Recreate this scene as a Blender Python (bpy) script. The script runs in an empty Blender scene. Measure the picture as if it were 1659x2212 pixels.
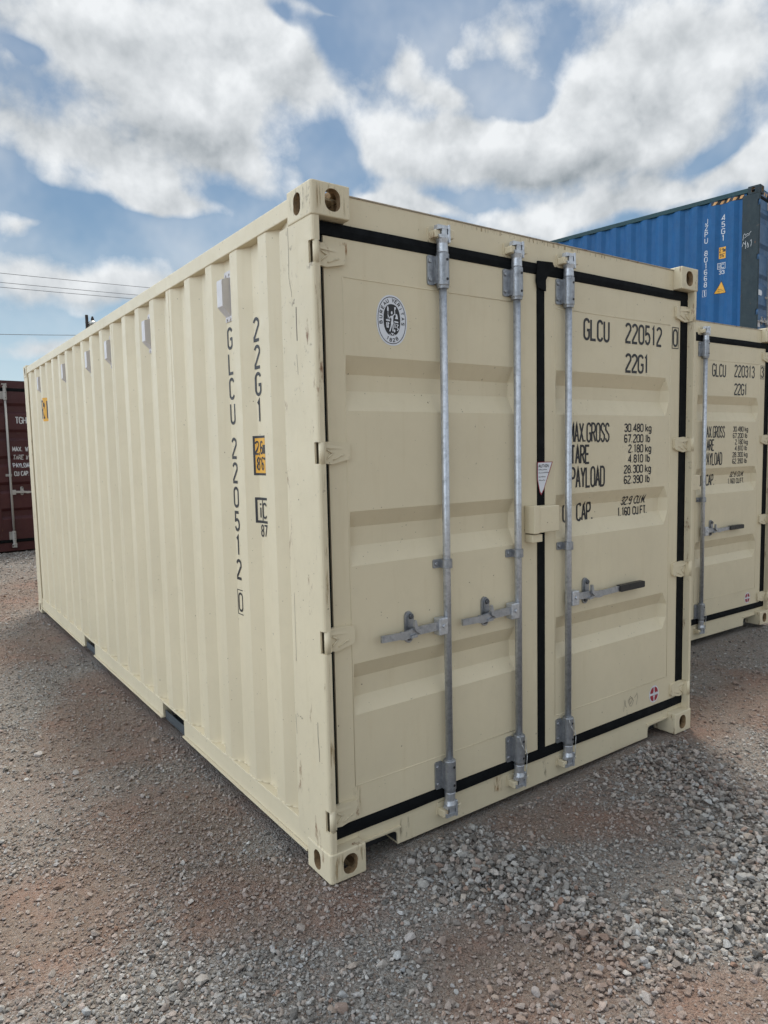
import bpy, bmesh, math, random
import numpy as np
from mathutils import Vector, Matrix
R = math.radians
random.seed(7)
S = bpy.context.scene
C = S.collection

# ------------------------------------------------------------------ camera
cam_d = bpy.data.cameras.new('camera')
cam = bpy.data.objects.new('camera', cam_d); C.objects.link(cam)
YAW, PITCH, ROLL = 0.6195, -0.0883, 0.0219
CAM = Vector((-1.2788, -2.1904, 1.6453))
fw = Vector((math.cos(PITCH)*math.sin(YAW), math.cos(PITCH)*math.cos(YAW), math.sin(PITCH)))
rt = Vector((math.cos(YAW), -math.sin(YAW), 0))
dn = fw.cross(rt)
cr, sr = math.cos(ROLL), math.sin(ROLL)
rt, dn = cr*rt + sr*dn, -sr*rt + cr*dn
M = Matrix((rt, -dn, -fw)).transposed().to_4x4()
M.translation = CAM
cam.matrix_world = M
cam_d.sensor_fit = 'HORIZONTAL'; cam_d.sensor_width = 36.0
cam_d.lens = 36.0*1.7539/1.92
cam_d.clip_start = 0.05; cam_d.clip_end = 4000
S.camera = cam
S.view_settings.view_transform = 'Standard'; S.view_settings.look = 'None'
S.view_settings.gamma = 1.0; S.view_settings.exposure = 0.45
S.view_settings.use_curve_mapping = False
S.cycles.use_adaptive_sampling = True; S.cycles.adaptive_threshold = .02; S.cycles.max_bounces = 5; S.cycles.diffuse_bounces = 3; S.cycles.glossy_bounces = 2; S.cycles.transparent_max_bounces = 6
S.render.resolution_x = 768; S.render.resolution_y = 1024

# ------------------------------------------------------------------ sky and sun
SUN_EL, SUN_AZ = R(67), R(35)          # azimuth measured from +Y towards +X
SUN_DIR = Vector((math.sin(SUN_AZ)*math.cos(SUN_EL), math.cos(SUN_AZ)*math.cos(SUN_EL), math.sin(SUN_EL)))
sd = bpy.data.lights.new('sun', 'SUN'); sd.energy = 2.5; sd.angle = R(12); sd.color = (1.0, .95, .87)
so = bpy.data.objects.new('sun', sd); C.objects.link(so)
so.rotation_euler = (-SUN_DIR).to_track_quat('-Z', 'Y').to_euler()
so.location = (0, 0, 30)

def build_world():
    w = bpy.data.worlds.new("World"); S.world = w; w.use_nodes = True
    nt = w.node_tree; N, L = nt.nodes, nt.links; N.clear()
    def plug(s, v):
        if isinstance(v, (int, float)): s.default_value = v
        elif isinstance(v, tuple): s.default_value = v
        else: L.new(v, s)
    def m(op, a, b=None, c=None, clamp=False):
        n = N.new('ShaderNodeMath'); n.operation = op; n.use_clamp = clamp
        plug(n.inputs[0], a)
        if b is not None: plug(n.inputs[1], b)
        if c is not None: plug(n.inputs[2], c)
        return n.outputs[0]
    def vm(op, a, b, o=0):
        n = N.new('ShaderNodeVectorMath'); n.operation = op; plug(n.inputs[0], a); plug(n.inputs[1], b)
        return n.outputs['Value'] if op == 'DOT_PRODUCT' else n.outputs[0]
    def smooth(v, a, b, lo=0.0, hi=1.0):
        n = N.new('ShaderNodeMapRange'); n.interpolation_type = 'SMOOTHSTEP'
        plug(n.inputs['Value'], v); n.inputs['From Min'].default_value = a; n.inputs['From Max'].default_value = b
        n.inputs['To Min'].default_value = lo; n.inputs['To Max'].default_value = hi
        return n.outputs['Result']
    def noise(vec, scale, detail, rough=.55, dist=0.0):
        n = N.new('ShaderNodeTexNoise'); n.inputs['Scale'].default_value = scale; n.inputs['Detail'].default_value = detail
        n.inputs['Roughness'].default_value = rough; n.inputs['Distortion'].default_value = dist; L.new(vec, n.inputs['Vector'])
        return n
    def mixc(f, a, b):
        n = N.new('ShaderNodeMix'); n.data_type = 'RGBA'; plug(n.inputs[0], f); plug(n.inputs[6], a); plug(n.inputs[7], b)
        return n.outputs[2]
    tc = N.new('ShaderNodeTexCoord'); d = tc.outputs['Generated']
    sx = N.new('ShaderNodeSeparateXYZ'); L.new(d, sx.inputs[0])
    el0 = m('MULTIPLY', m('ARCSINE', sx.outputs[2]), 57.2958)
    az0 = m('MULTIPLY', m('ARCTAN2', sx.outputs[0], sx.outputs[1]), 57.2958)
    # wind-torn edges: the cloud field is looked up at a warped direction
    wn = noise(d, 5.0, 3.0, .6)
    sw = N.new('ShaderNodeSeparateColor'); L.new(wn.outputs['Color'], sw.inputs[0])
    az = m('MULTIPLY_ADD', m('SUBTRACT', sw.outputs[0], .5), 5.0, az0)
    el = m('MULTIPLY_ADD', m('SUBTRACT', sw.outputs[1], .5), 4.0, el0)
    P = N.new('ShaderNodeCombineXYZ'); L.new(az, P.inputs[0]); L.new(el, P.inputs[1]); P.inputs[2].default_value = 0
    P = P.outputs[0]
    def blobs(lst, kk=1.0):
        acc = None
        for (a, e, ra, re, rot, wt) in lst:
            mp = N.new('ShaderNodeMapping'); mp.vector_type = 'TEXTURE'; L.new(P, mp.inputs[0])
            mp.inputs['Location'].default_value = (a, e, 0); mp.inputs['Rotation'].default_value = (0, 0, R(rot)); mp.inputs['Scale'].default_value = (ra*1.9, re*1.9, 1)
            gr = N.new('ShaderNodeTexGradient'); gr.gradient_type = 'QUADRATIC_SPHERE'; L.new(mp.outputs[0], gr.inputs[0])
            acc = m('MULTIPLY_ADD', gr.outputs['Fac'], wt*BLOB_K*kk, acc if acc is not None else 0.0)
        return acc
    CL = CLOUDS; GR = GREYS
    def puff(vec, full=True):
        "billowing part of the field: rounded lobes with creases on top of ordinary turbulence"
        fb = noise(vec, 6.0, 8.0 if full else 5.0, .60, .0).outputs['Fac']
        b1 = m('ABSOLUTE', m('SUBTRACT', noise(vec, 9.0, 4.0, .5).outputs['Fac'], .5))
        return m('MULTIPLY_ADD', m('SUBTRACT', fb, .5), NOISE_K, m('MULTIPLY', m('SUBTRACT', b1, .08), PUFF_K))
    wv = vm('ADD', d, vm('MULTIPLY', vm('SUBTRACT', wn.outputs['Color'], (.5, .5, .5)), (.03, .03, .03)))
    p0 = puff(wv)
    p1 = puff(vm('ADD', wv, (-.012, -.004, .026)), False)          # the same field a step towards the light
    fb2 = noise(d, 2.2, 4.0, .55).outputs['Fac']
    dens = m('ADD', blobs(CL), p0)
    # beyond the part of the sky described by the blobs the field is plain noise
    away = smooth(m('ABSOLUTE', m('SUBTRACT', az0, 36.0)), 36., 55.)
    up = smooth(el0, 33., 42.)
    away = m('MAXIMUM', away, up)
    dens = m('ADD', dens, m('MULTIPLY', away, m('MULTIPLY_ADD', m('SUBTRACT', fb2, .42), 4.0, .35)))
    mask = smooth(dens, MASK0, MASK1)
    veil = m('MULTIPLY', smooth(noise(d, 3.2, 5.0, .6).outputs['Fac'], .38, .75), .55)
    mask = m('MAXIMUM', mask, veil)
    lit = m('MULTIPLY', m('SUBTRACT', p1, p0), LIT_K)       # above 0: thicker towards the light, so in shade
    g = m('ADD', blobs(GR, .7), m('ADD', lit, GREY0))
    g = m('ADD', g, m('MULTIPLY', m('SUBTRACT', fb2, .5), away))
    g = m('ADD', g, m('MULTIPLY', m('SUBTRACT', noise(wv, 7.0, 5.0, .55).outputs['Fac'], .5), .9))
    g = m('MULTIPLY_ADD', g, .40, .10, True)
    g = m('MULTIPLY', g, smooth(dens, -.1, .9, .25, 1.0))
    ccol = mixc(g, CLOUD_WHITE, CLOUD_GREY)
    # horizon haze whitens the clear part
    sky = N.new('ShaderNodeTexSky'); sky.sky_type = 'NISHITA'; sky.sun_disc = False
    sky.sun_elevation = SUN_EL; sky.sun_rotation = SUN_AZ; sky.air_density = 1.0; sky.dust_density = 1.2; sky.ozone_density = 1.3
    hz = smooth(el0, 16., 2., 0.0, .6)
    clear = N.new('ShaderNodeVectorMath'); clear.operation = 'SCALE'; L.new(vm('MULTIPLY', sky.outputs[0], (.86, .98, .97)), clear.inputs[0]); clear.inputs['Scale'].default_value = SKY_MUL
    clear = mixc(hz, clear.outputs[0], (5.0, 6.2, 7.2, 1))
    # unseen sky brightened overhead, behind and to the left, added to light the walls
    boost = m('ADD', smooth(el0, 33., 58., 1.0, ZENITH_BOOST), smooth(sx.outputs[1], .15, -.6, 0.0, BACK))
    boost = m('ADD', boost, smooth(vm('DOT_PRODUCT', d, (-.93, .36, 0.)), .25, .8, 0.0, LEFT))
    col = mixc(mask, clear, ccol)
    col = mixc(smooth(sx.outputs[0], -.1, -.7, 0.0, .25), col, (4.0, 4.7, 5.6, 1))  # unseen left sky pulled bluish to tint the light on the side
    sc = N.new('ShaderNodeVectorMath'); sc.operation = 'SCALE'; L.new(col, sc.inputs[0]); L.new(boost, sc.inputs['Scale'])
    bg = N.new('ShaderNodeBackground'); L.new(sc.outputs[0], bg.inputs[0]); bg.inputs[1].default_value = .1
    out = N.new('ShaderNodeOutputWorld'); L.new(bg.outputs[0], out.inputs[0])
    w.cycles.sampling_method = 'MANUAL'; w.cycles.sample_map_resolution = 512

SKY_MUL = .66
NOISE_K, PUFF_K, MASK0, MASK1, LIT_K, GREY0, BLOB_K = 2.9, 2.2, .18, 1.10, 1.6, .36, 1.6
CLOUD_WHITE = (6.4, 6.6, 6.75, 1); CLOUD_GREY = (2.0, 2.3, 2.55, 1)
ZENITH_BOOST, BACK, LEFT = 1.6, .15, 2.4  # extra brightness added to the unseen sky: overhead, behind, left
def B(u, v, ru, rv, rot, wt):
    # rough conversion of a patch measured on the sky of the photograph to azimuth / elevation in degrees
    a = 8.5 + u/1659*55.0
    e = 31.0 - 2.0*((u-800)/860)**2 - v*.0292 - max(0, v-500)*.006
    return (a, e, ru/30.0, rv/36.0, -rot, wt)
CLOUDS = [B(330, 90, 420, 130, 5, 1.3), B(120, 290, 290, 110, 12, 1.2), B(450, 300, 190, 64, 30, 1.3), B(640, 130, 190, 80, 25, .9),
          B(300, 412, 180, 24, 8, .8), B(420, 200, 260, 90, 20, .9), B(180, 570, 330, 70, 0, 1.1), B(20, 455, 75, 26, 0, .7), B(150, 705, 260, 40, 0, 1.0), B(60, 790, 300, 40, 0, .9),
          B(1120, 325, 430, 90, 3, 1.5), B(930, 265, 170, 40, -8, .7), B(1100, 270, 190, 36, 2, .8), B(1500, 130, 260, 150, 0, 1.2), B(1320, 215, 150, 60, -20, .8),
          B(1380, 440, 320, 56, -8, 1.25), B(900, 425, 190, 26, 12, 1.1), B(1650, 350, 70, 70, 0, .8), B(885, 120, 60, 80, 20, .5), B(980, 185, 120, 30, 12, .7), B(1140, 90, 90, 70, 0, .6), B(1010, 110, 60, 60, 30, .3),
          B(720, 15, 170, 16, 0, .5), B(830, 440, 110, 30, 10, .4), B(1250, 20, 200, 40, 0, .4),
          B(610, 45, 60, 26, 20, -.5), B(970, 40, 60, 50, 0, -.4), B(1170, 205, 80, 34, 10, -.5), B(70, 95, 40, 24, 0, -.9), B(700, 290, 90, 90, 30, -1.2), B(760, 60, 60, 60, 30, -.5),
          B(560, 500, 200, 50, 0, -.5), B(330, 485, 240, 26, 5, -.8), B(60, 400, 150, 26, 8, -1.0), B(80, 640, 130, 20, 0, -.6), B(1560, 340, 90, 34, -15, -.8),
          B(780, 390, 60, 36, 0, -.5), B(850, 290, 60, 26, 0, -.3)]
GREYS = [B(290, 255, 250, 85, 18, 1.25), B(640, 190, 110, 44, 25, .55), B(480, 375, 120, 26, 25, .6), B(1180, 380, 300, 50, 3, 1.25), B(1330, 330, 180, 40, -25, .6),
         B(1480, 190, 130, 110, -35, .55), B(20, 220, 90, 110, 0, .5), B(150, 600, 250, 34, 0, .35), B(700, 90, 40, 40, 0, .2), B(1250, 110, 90, 40, 0, .3),
         B(430, 60, 280, 50, 5, -.4), B(560, 320, 60, 60, 30, -.4), B(1000, 290, 260, 34, 0, -.5)]
build_world()

# ------------------------------------------------------------------ helpers
def tag(o, label=None, cat=None, group=None, kind=None):
    if label: o['label'] = label
    if cat: o['category'] = cat
    if group: o['group'] = group
    if kind: o['kind'] = kind
    return o
def empty(name, loc, rz=0):
    o = bpy.data.objects.new(name, None); C.objects.link(o)
    o.location = loc; o.rotation_euler = (0, 0, rz); o.empty_display_size = .3
    return o

class MB:
    def __init__(s): s.v = []; s.f = []; s.sm = []
    def add(s, vs, fs, smooth=False):
        b = len(s.v); s.v += [tuple(p) for p in vs]
        for f in fs: s.f.append(tuple(i+b for i in f)); s.sm.append(smooth)
    def box(s, x0, x1, y0, y1, z0, z1):
        s.add([(x0,y0,z0),(x1,y0,z0),(x1,y1,z0),(x0,y1,z0),(x0,y0,z1),(x1,y0,z1),(x1,y1,z1),(x0,y1,z1)],
              [(0,3,2,1),(4,5,6,7),(0,1,5,4),(1,2,6,5),(2,3,7,6),(3,0,4,7)])
    def rbox(s, x0, x1, y0, y1, z0, z1, b=.003):
        "box with its four front-running edges chamfered"
        bm = bmesh.new()
        vs = [bm.verts.new(p) for p in [(x0,y0,z0),(x1,y0,z0),(x1,y1,z0),(x0,y1,z0),(x0,y0,z1),(x1,y0,z1),(x1,y1,z1),(x0,y1,z1)]]
        for f in [(0,3,2,1),(4,5,6,7),(0,1,5,4),(1,2,6,5),(2,3,7,6),(3,0,4,7)]: bm.faces.new([vs[i] for i in f])
        bmesh.ops.bevel(bm, geom=bm.edges[:], offset=b, segments=2, affect='EDGES', profile=.5)
        bm.verts.index_update(); s.add([v.co for v in bm.verts], [[v.index for v in f.verts] for f in bm.faces]); bm.free()
    def prism(s, poly, axis, a, b, smooth=False):
        "extrude a 2-D polygon along an axis: axis 2 -> poly is (x,y); axis 1 -> (x,z); axis 0 -> (y,z)"
        n = len(poly)
        def P(p, t): return (p[0],p[1],t) if axis == 2 else ((p[0],t,p[1]) if axis == 1 else (t,p[0],p[1]))
        s.add([P(p,a) for p in poly]+[P(p,b) for p in poly], [(i,(i+1)%n,(i+1)%n+n,i+n) for i in range(n)], smooth)
        k = len(s.v)-2*n
        s.f.append(tuple(range(k+n-1, k-1, -1))); s.sm.append(False)
        s.f.append(tuple(range(k+n, k+2*n))); s.sm.append(False)
    def tube(s, p0, p1, r0, r1=None, n=16, caps=True):
        r1 = r0 if r1 is None else r1
        p0, p1 = Vector(p0), Vector(p1); d = (p1-p0).normalized()
        a = d.orthogonal().normalized(); b = d.cross(a)
        vs = [p0+(a*math.cos(2*math.pi*i/n)+b*math.sin(2*math.pi*i/n))*r0 for i in range(n)]
        vs += [p1+(a*math.cos(2*math.pi*i/n)+b*math.sin(2*math.pi*i/n))*r1 for i in range(n)]
        s.add(vs, [(i,(i+1)%n,(i+1)%n+n,i+n) for i in range(n)], True)
        k = len(s.v)-2*n
        if caps:
            s.f.append(tuple(range(k+n-1,k-1,-1))); s.sm.append(False)
            s.f.append(tuple(range(k+n,k+2*n))); s.sm.append(False)
    def lathe(s, c, prof, n=20):
        "profile [(r,z)] turned about a vertical axis through c=(x,y)"
        for (r0,z0),(r1,z1) in zip(prof, prof[1:]):
            vs = [(c[0]+r0*math.cos(2*math.pi*i/n), c[1]+r0*math.sin(2*math.pi*i/n), z0) for i in range(n)]
            vs += [(c[0]+r1*math.cos(2*math.pi*i/n), c[1]+r1*math.sin(2*math.pi*i/n), z1) for i in range(n)]
            s.add(vs, [(i,(i+1)%n,(i+1)%n+n,i+n) for i in range(n)], True)
    def path(s, pts, r, n=8):
        for a, b in zip(pts, pts[1:]): s.tube(a, b, r, n=n)
    def build(s, name, mat, parent=None, weld=False):
        me = bpy.data.meshes.new(name); me.from_pydata(s.v, [], s.f)
        me.polygons.foreach_set('use_smooth', s.sm); me.materials.append(mat); me.update()
        o = bpy.data.objects.new(name, me); C.objects.link(o)
        if parent: o.parent = parent
        return o

def stadium(cx, cz, w, h, n=8):
    r = min(w, h)/2; pts = []
    if h >= w:
        for i in range(n+1): a = math.pi*i/n; pts.append((cx+r*math.cos(a), cz+h/2-r+r*math.sin(a)))
        for i in range(n+1): a = math.pi+math.pi*i/n; pts.append((cx+r*math.cos(a), cz-h/2+r+r*math.sin(a)))
    else:
        for i in range(n+1): a = -math.pi/2+math.pi*i/n; pts.append((cx+w/2-r+r*math.cos(a), cz+r*math.sin(a)))
        for i in range(n+1): a = math.pi/2+math.pi*i/n; pts.append((cx-w/2+r+r*math.cos(a), cz+r*math.sin(a)))
    return pts
def rrect(x0, x1, z0, z1, r, n=4):
    pts = []
    for cx, cz, a0 in ((x1-r,z1-r,0),(x0+r,z1-r,90),(x0+r,z0+r,180),(x1-r,z0+r,270)):
        for i in range(n+1): a = R(a0+90*i/n); pts.append((cx+r*math.cos(a), cz+r*math.sin(a)))
    return pts

# ------------------------------------------------------------------ materials
class Mat:
    def __init__(s, name):
        s.m = bpy.data.materials.new(name); s.m.use_nodes = True
        s.nt = s.m.node_tree; s.N = s.nt.nodes; s.L = s.nt.links
        s.b = s.N['Principled BSDF']; s.tc = s.N.new('ShaderNodeTexCoord')
    def noise(s, scale, detail=4, rough=.55, vec=None, stretch=None, dist=0):
        n = s.N.new('ShaderNodeTexNoise'); n.inputs['Scale'].default_value = scale; n.inputs['Detail'].default_value = detail
        n.inputs['Roughness'].default_value = rough; n.inputs['Distortion'].default_value = dist
        v = vec or s.tc.outputs['Object']
        if stretch:
            mp = s.N.new('ShaderNodeMapping'); mp.inputs['Scale'].default_value = stretch; s.L.new(v, mp.inputs[0]); v = mp.outputs[0]
        s.L.new(v, n.inputs['Vector']); return n.outputs['Fac']
    def voro(s, scale, vec=None, feat='F1', out='Distance'):
        n = s.N.new('ShaderNodeTexVoronoi'); n.feature = feat; n.inputs['Scale'].default_value = scale
        s.L.new(vec or s.tc.outputs['Object'], n.inputs['Vector']); return n.outputs[out]
    def ramp(s, f, a, b, lo=0., hi=1.):
        n = s.N.new('ShaderNodeMapRange'); n.inputs['From Min'].default_value = a; n.inputs['From Max'].default_value = b
        n.inputs['To Min'].default_value = lo; n.inputs['To Max'].default_value = hi; s.L.new(f, n.inputs[0]); return n.outputs[0]
    def math(s, op, a, b):
        n = s.N.new('ShaderNodeMath'); n.operation = op
        for i, v in ((0, a), (1, b)):
            if isinstance(v, (int, float)): n.inputs[i].default_value = v
            else: s.L.new(v, n.inputs[i])
        return n.outputs[0]
    def mix(s, f, a, b):
        n = s.N.new('ShaderNodeMix'); n.data_type = 'RGBA'
        for i, v in ((0, f), (6, a), (7, b)):
            if isinstance(v, (int, float)): n.inputs[i].default_value = v
            elif isinstance(v, tuple): n.inputs[i].default_value = v if len(v) == 4 else v+(1,)
            else: s.L.new(v, n.inputs[i])
        return n.outputs[2]
    def set(s, k, v):
        if isinstance(v, tuple): s.b.inputs[k].default_value = v if len(v) == 4 else v+(1,)
        elif isinstance(v, (int, float)): s.b.inputs[k].default_value = v
        else: s.L.new(v, s.b.inputs[k])
    def bump(s, h, strength, dist=.01):
        n = s.N.new('ShaderNodeBump'); n.inputs['Strength'].default_value = strength; n.inputs['Distance'].default_value = dist
        s.L.new(h, n.inputs['Height']); s.L.new(n.outputs[0], s.b.inputs['Normal'])
def sc(c, k): return tuple(x*k for x in c)
RUST = (.16, .06, .02)
def paint(name, col, rough=.48, rust=0.0, wear=.12, chips=None, fade=None):
    a = Mat(name)
    n1 = a.noise(1.6, 5, .6); n2 = a.noise(14, 6, .65); n3 = a.noise(5, 5, .6, stretch=(6, 6, .6))
    c = a.mix(a.ramp(n1, .35, .7), col, sc(col, 1-wear))
    c = a.mix(a.ramp(n2, .5, .85, 0, .5), c, sc(col, .88))
    c = a.mix(a.ramp(n3, .55, .8, 0, .35), c, (col[0]*.84, col[1]*.80, col[2]*.72))
    # tiny dark specks
    sp = a.ramp(a.noise(70, 2, .5), .735, .76, 0, .75)
    c = a.mix(sp, c, (.12, .09, .06))
    if fade:
        c = a.mix(a.ramp(a.noise(3, 6, .7, stretch=(3, 3, 1)), .45, .7, 0, .8), c, fade)
    if rust:
        r = a.ramp(a.noise(9, 8, .7, stretch=(1.6, 1.6, .5)), .66-rust*.25, .74-rust*.2)
        c = a.mix(r, c, RUST)
        r2 = a.ramp(a.noise(22, 5, .7), .60, .70, 0, .8); c = a.mix(a.math('MULTIPLY', r2, a.ramp(n1, .45, .6)), c, (.09, .06, .045))
    a.set('Base Color', c); a.set('Roughness', a.ramp(n2, .3, .7, rough-.06, rough+.1)); a.set('Specular IOR Level', .45)
    h = a.math('ADD', a.noise(420, 2, .5), a.math('MULTIPLY', a.noise(9, 3, .5), 1.2))
    a.bump(h, .22, .0014)
    return a.m
def plain(name, col, rough=.6, metal=0., var=.2, scale=25, bump=.1, spec=.5):
    a = Mat(name); n = a.noise(scale, 6, .6)
    a.set('Base Color', a.mix(a.ramp(n, .3, .75), col, sc(col, 1-var))); a.set('Roughness', a.ramp(n, .3, .7, rough-.08, rough+.1)); a.set('Metallic', metal)
    a.set('Specular IOR Level', spec)
    a.bump(a.noise(scale*12, 3, .6), bump, .002); return a.m
def galv(name, k=1.0):
    a = Mat(name); v = a.voro(85, out='Color'); n = a.noise(30, 6, .7); st = a.noise(60, 3, .6, stretch=(4, 4, .12))
    sep = a.N.new('ShaderNodeSeparateColor'); a.L.new(v, sep.inputs[0])
    c = a.mix(a.ramp(sep.outputs[0], 0, 1, 0, .55), (.58*k, .60*k, .63*k), (.40*k, .42*k, .45*k))
    c = a.mix(a.ramp(n, .5, .72, 0, .7), c, (.25*k, .26*k, .28*k))
    c = a.mix(a.ramp(st, .62, .72, 0, .6), c, (.78*k, .80*k, .82*k))
    a.set('Base Color', c); a.set('Metallic', .75); a.set('Roughness', a.ramp(n, .3, .7, .30, .52)); a.bump(a.noise(160, 4, .6), .25, .002); return a.m
def stain(name, col, dens=.5, stretch=(30, 30, 3), scale=1.0):
    a = Mat(name); n = a.noise(scale, 7, .7, stretch=stretch)
    g = a.tc.outputs['UV']
    sp = a.N.new('ShaderNodeSeparateXYZ'); a.L.new(g, sp.inputs[0])
    ed = a.math('MULTIPLY', a.math('SINE', a.math('MULTIPLY', sp.outputs[0], math.pi), 0), a.math('SINE', a.math('MULTIPLY', sp.outputs[1], math.pi), 0))
    al = a.math('MULTIPLY', a.ramp(n, .62-dens*.3, .78-dens*.25, 0, .85), a.ramp(ed, 0, .45))
    a.set('Base Color', col); a.set('Roughness', .8); a.set('Alpha', al); return a.m

BEIGE = (.655, .566, .392)
M_ = {}
M_['beige'] = paint('beige_paint', BEIGE, .5, wear=.09)
M_['beige_worn'] = paint('worn_beige_paint', sc(BEIGE, .98), .55, rust=.22, wear=.12)
M_['beige_edge'] = paint('roof_edge_paint', (.40, .34, .26), .6, rust=.5, wear=.3)
M_['blue'] = paint('blue_paint', (.0, .078, .225), .6, wear=.2, fade=(.001, .09, .24))
M_['blue_door'] = paint('faded_blue_paint', (.04, .11, .22), .5, wear=.3, fade=(.07, .15, .27))
M_['blue_post'] = paint('scraped_dark_paint', (.008, .024, .032), .6, rust=.15, wear=.4, fade=(.02, .035, .04))
M_['green_rail'] = paint('green_rail_paint', (.006, .045, .055), .6, wear=.3)
M_['maroon'] = paint('maroon_paint', (.062, .012, .014), .55, rust=.1, wear=.3)
M_['maroon_dark'] = paint('dark_maroon_paint', (.035, .012, .014), .6, rust=.2, wear=.3)
M_['galv'] = galv('galvanised_steel'); M_['galv_mid'] = galv('forged_galvanised_steel', .75); M_['galv_dark'] = galv('cast_galvanised_steel', .62)
M_['white_rod'] = paint('grey_rod_paint', (.42, .40, .37), .5, rust=.3, wear=.25)
M_['rubber'] = plain('black_rubber', (.005, .006, .007), .8, 0, .5, 20, .2, .15)
M_['grip'] = plain('grip_rubber', (.012, .012, .013), .45, 0, .3, 30, .15)
M_['black'] = plain('black_decal', (.013, .012, .014), .5, 0, .2, 40, 0)
M_['white'] = plain('white_decal', (.66, .67, .70), .45, 0, .06, 20, 0)
M_['wletter'] = plain('white_lettering', (.62, .63, .64), .6, 0, .25, 30, 0)
M_['yellow'] = plain('yellow_decal', (.72, .36, .02), .45, 0, .12, 20, 0)
M_['orange'] = plain('orange_decal', (.62, .33, .12), .5, 0, .2, 20, 0)
M_['red'] = plain('red_decal', (.30, .012, .03), .45, 0, .1, 20, 0)
M_['vent'] = plain('vent_plastic', (.58, .55, .54), .5, 0, .08, 20, .1)
M_['dark'] = plain('shadowed_steel', (.03, .03, .032), .8, 0, .3, 20, 0)  # near-black colour standing in for shade, as inside the sill notches
M_['steel_grey'] = plain('grey_primer', (.055, .065, .07), .6, 0, .25, 20, .1)
M_['wood_pole'] = plain('weathered_pole_wood', (.045, .035, .03), .8, 0, .4, 6, .5)
M_['lamp'] = plain('lamp_aluminium', (.45, .45, .42), .4, .6, .2, 20, .1)
M_['lampglass'] = plain('dull_lamp_lens', (.22, .20, .15), .4, 0, .2, 20, .1)
M_['wire'] = plain('cable', (.13, .14, .16), .6, 0, .2, 5, 0)
M_['string'] = plain('seal_wire', (.5, .5, .48), .5, .3, .2, 20, 0)
M_['pencil'] = plain('marker_scrawl', (.20, .165, .13), .7, 0, .2, 20, 0)
M_['cavity'] = plain('rusty_cavity', (.34, .22, .11), .8, 0, .6, 30, .2)
M_['bolt'] = plain('dark_bolt', (.12, .125, .135), .45, .6, .3, 40, .1)
M_['rust_streak'] = stain('rust_streak', (.36, .25, .12), .35, (60, 60, 5))
M_['rust_spot'] = stain('rust_spot', (.33, .14, .03), .6, (50, 50, 14))
M_['grime'] = stain('dark_grime', (.12, .09, .06), .35, (45, 45, 9))

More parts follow.
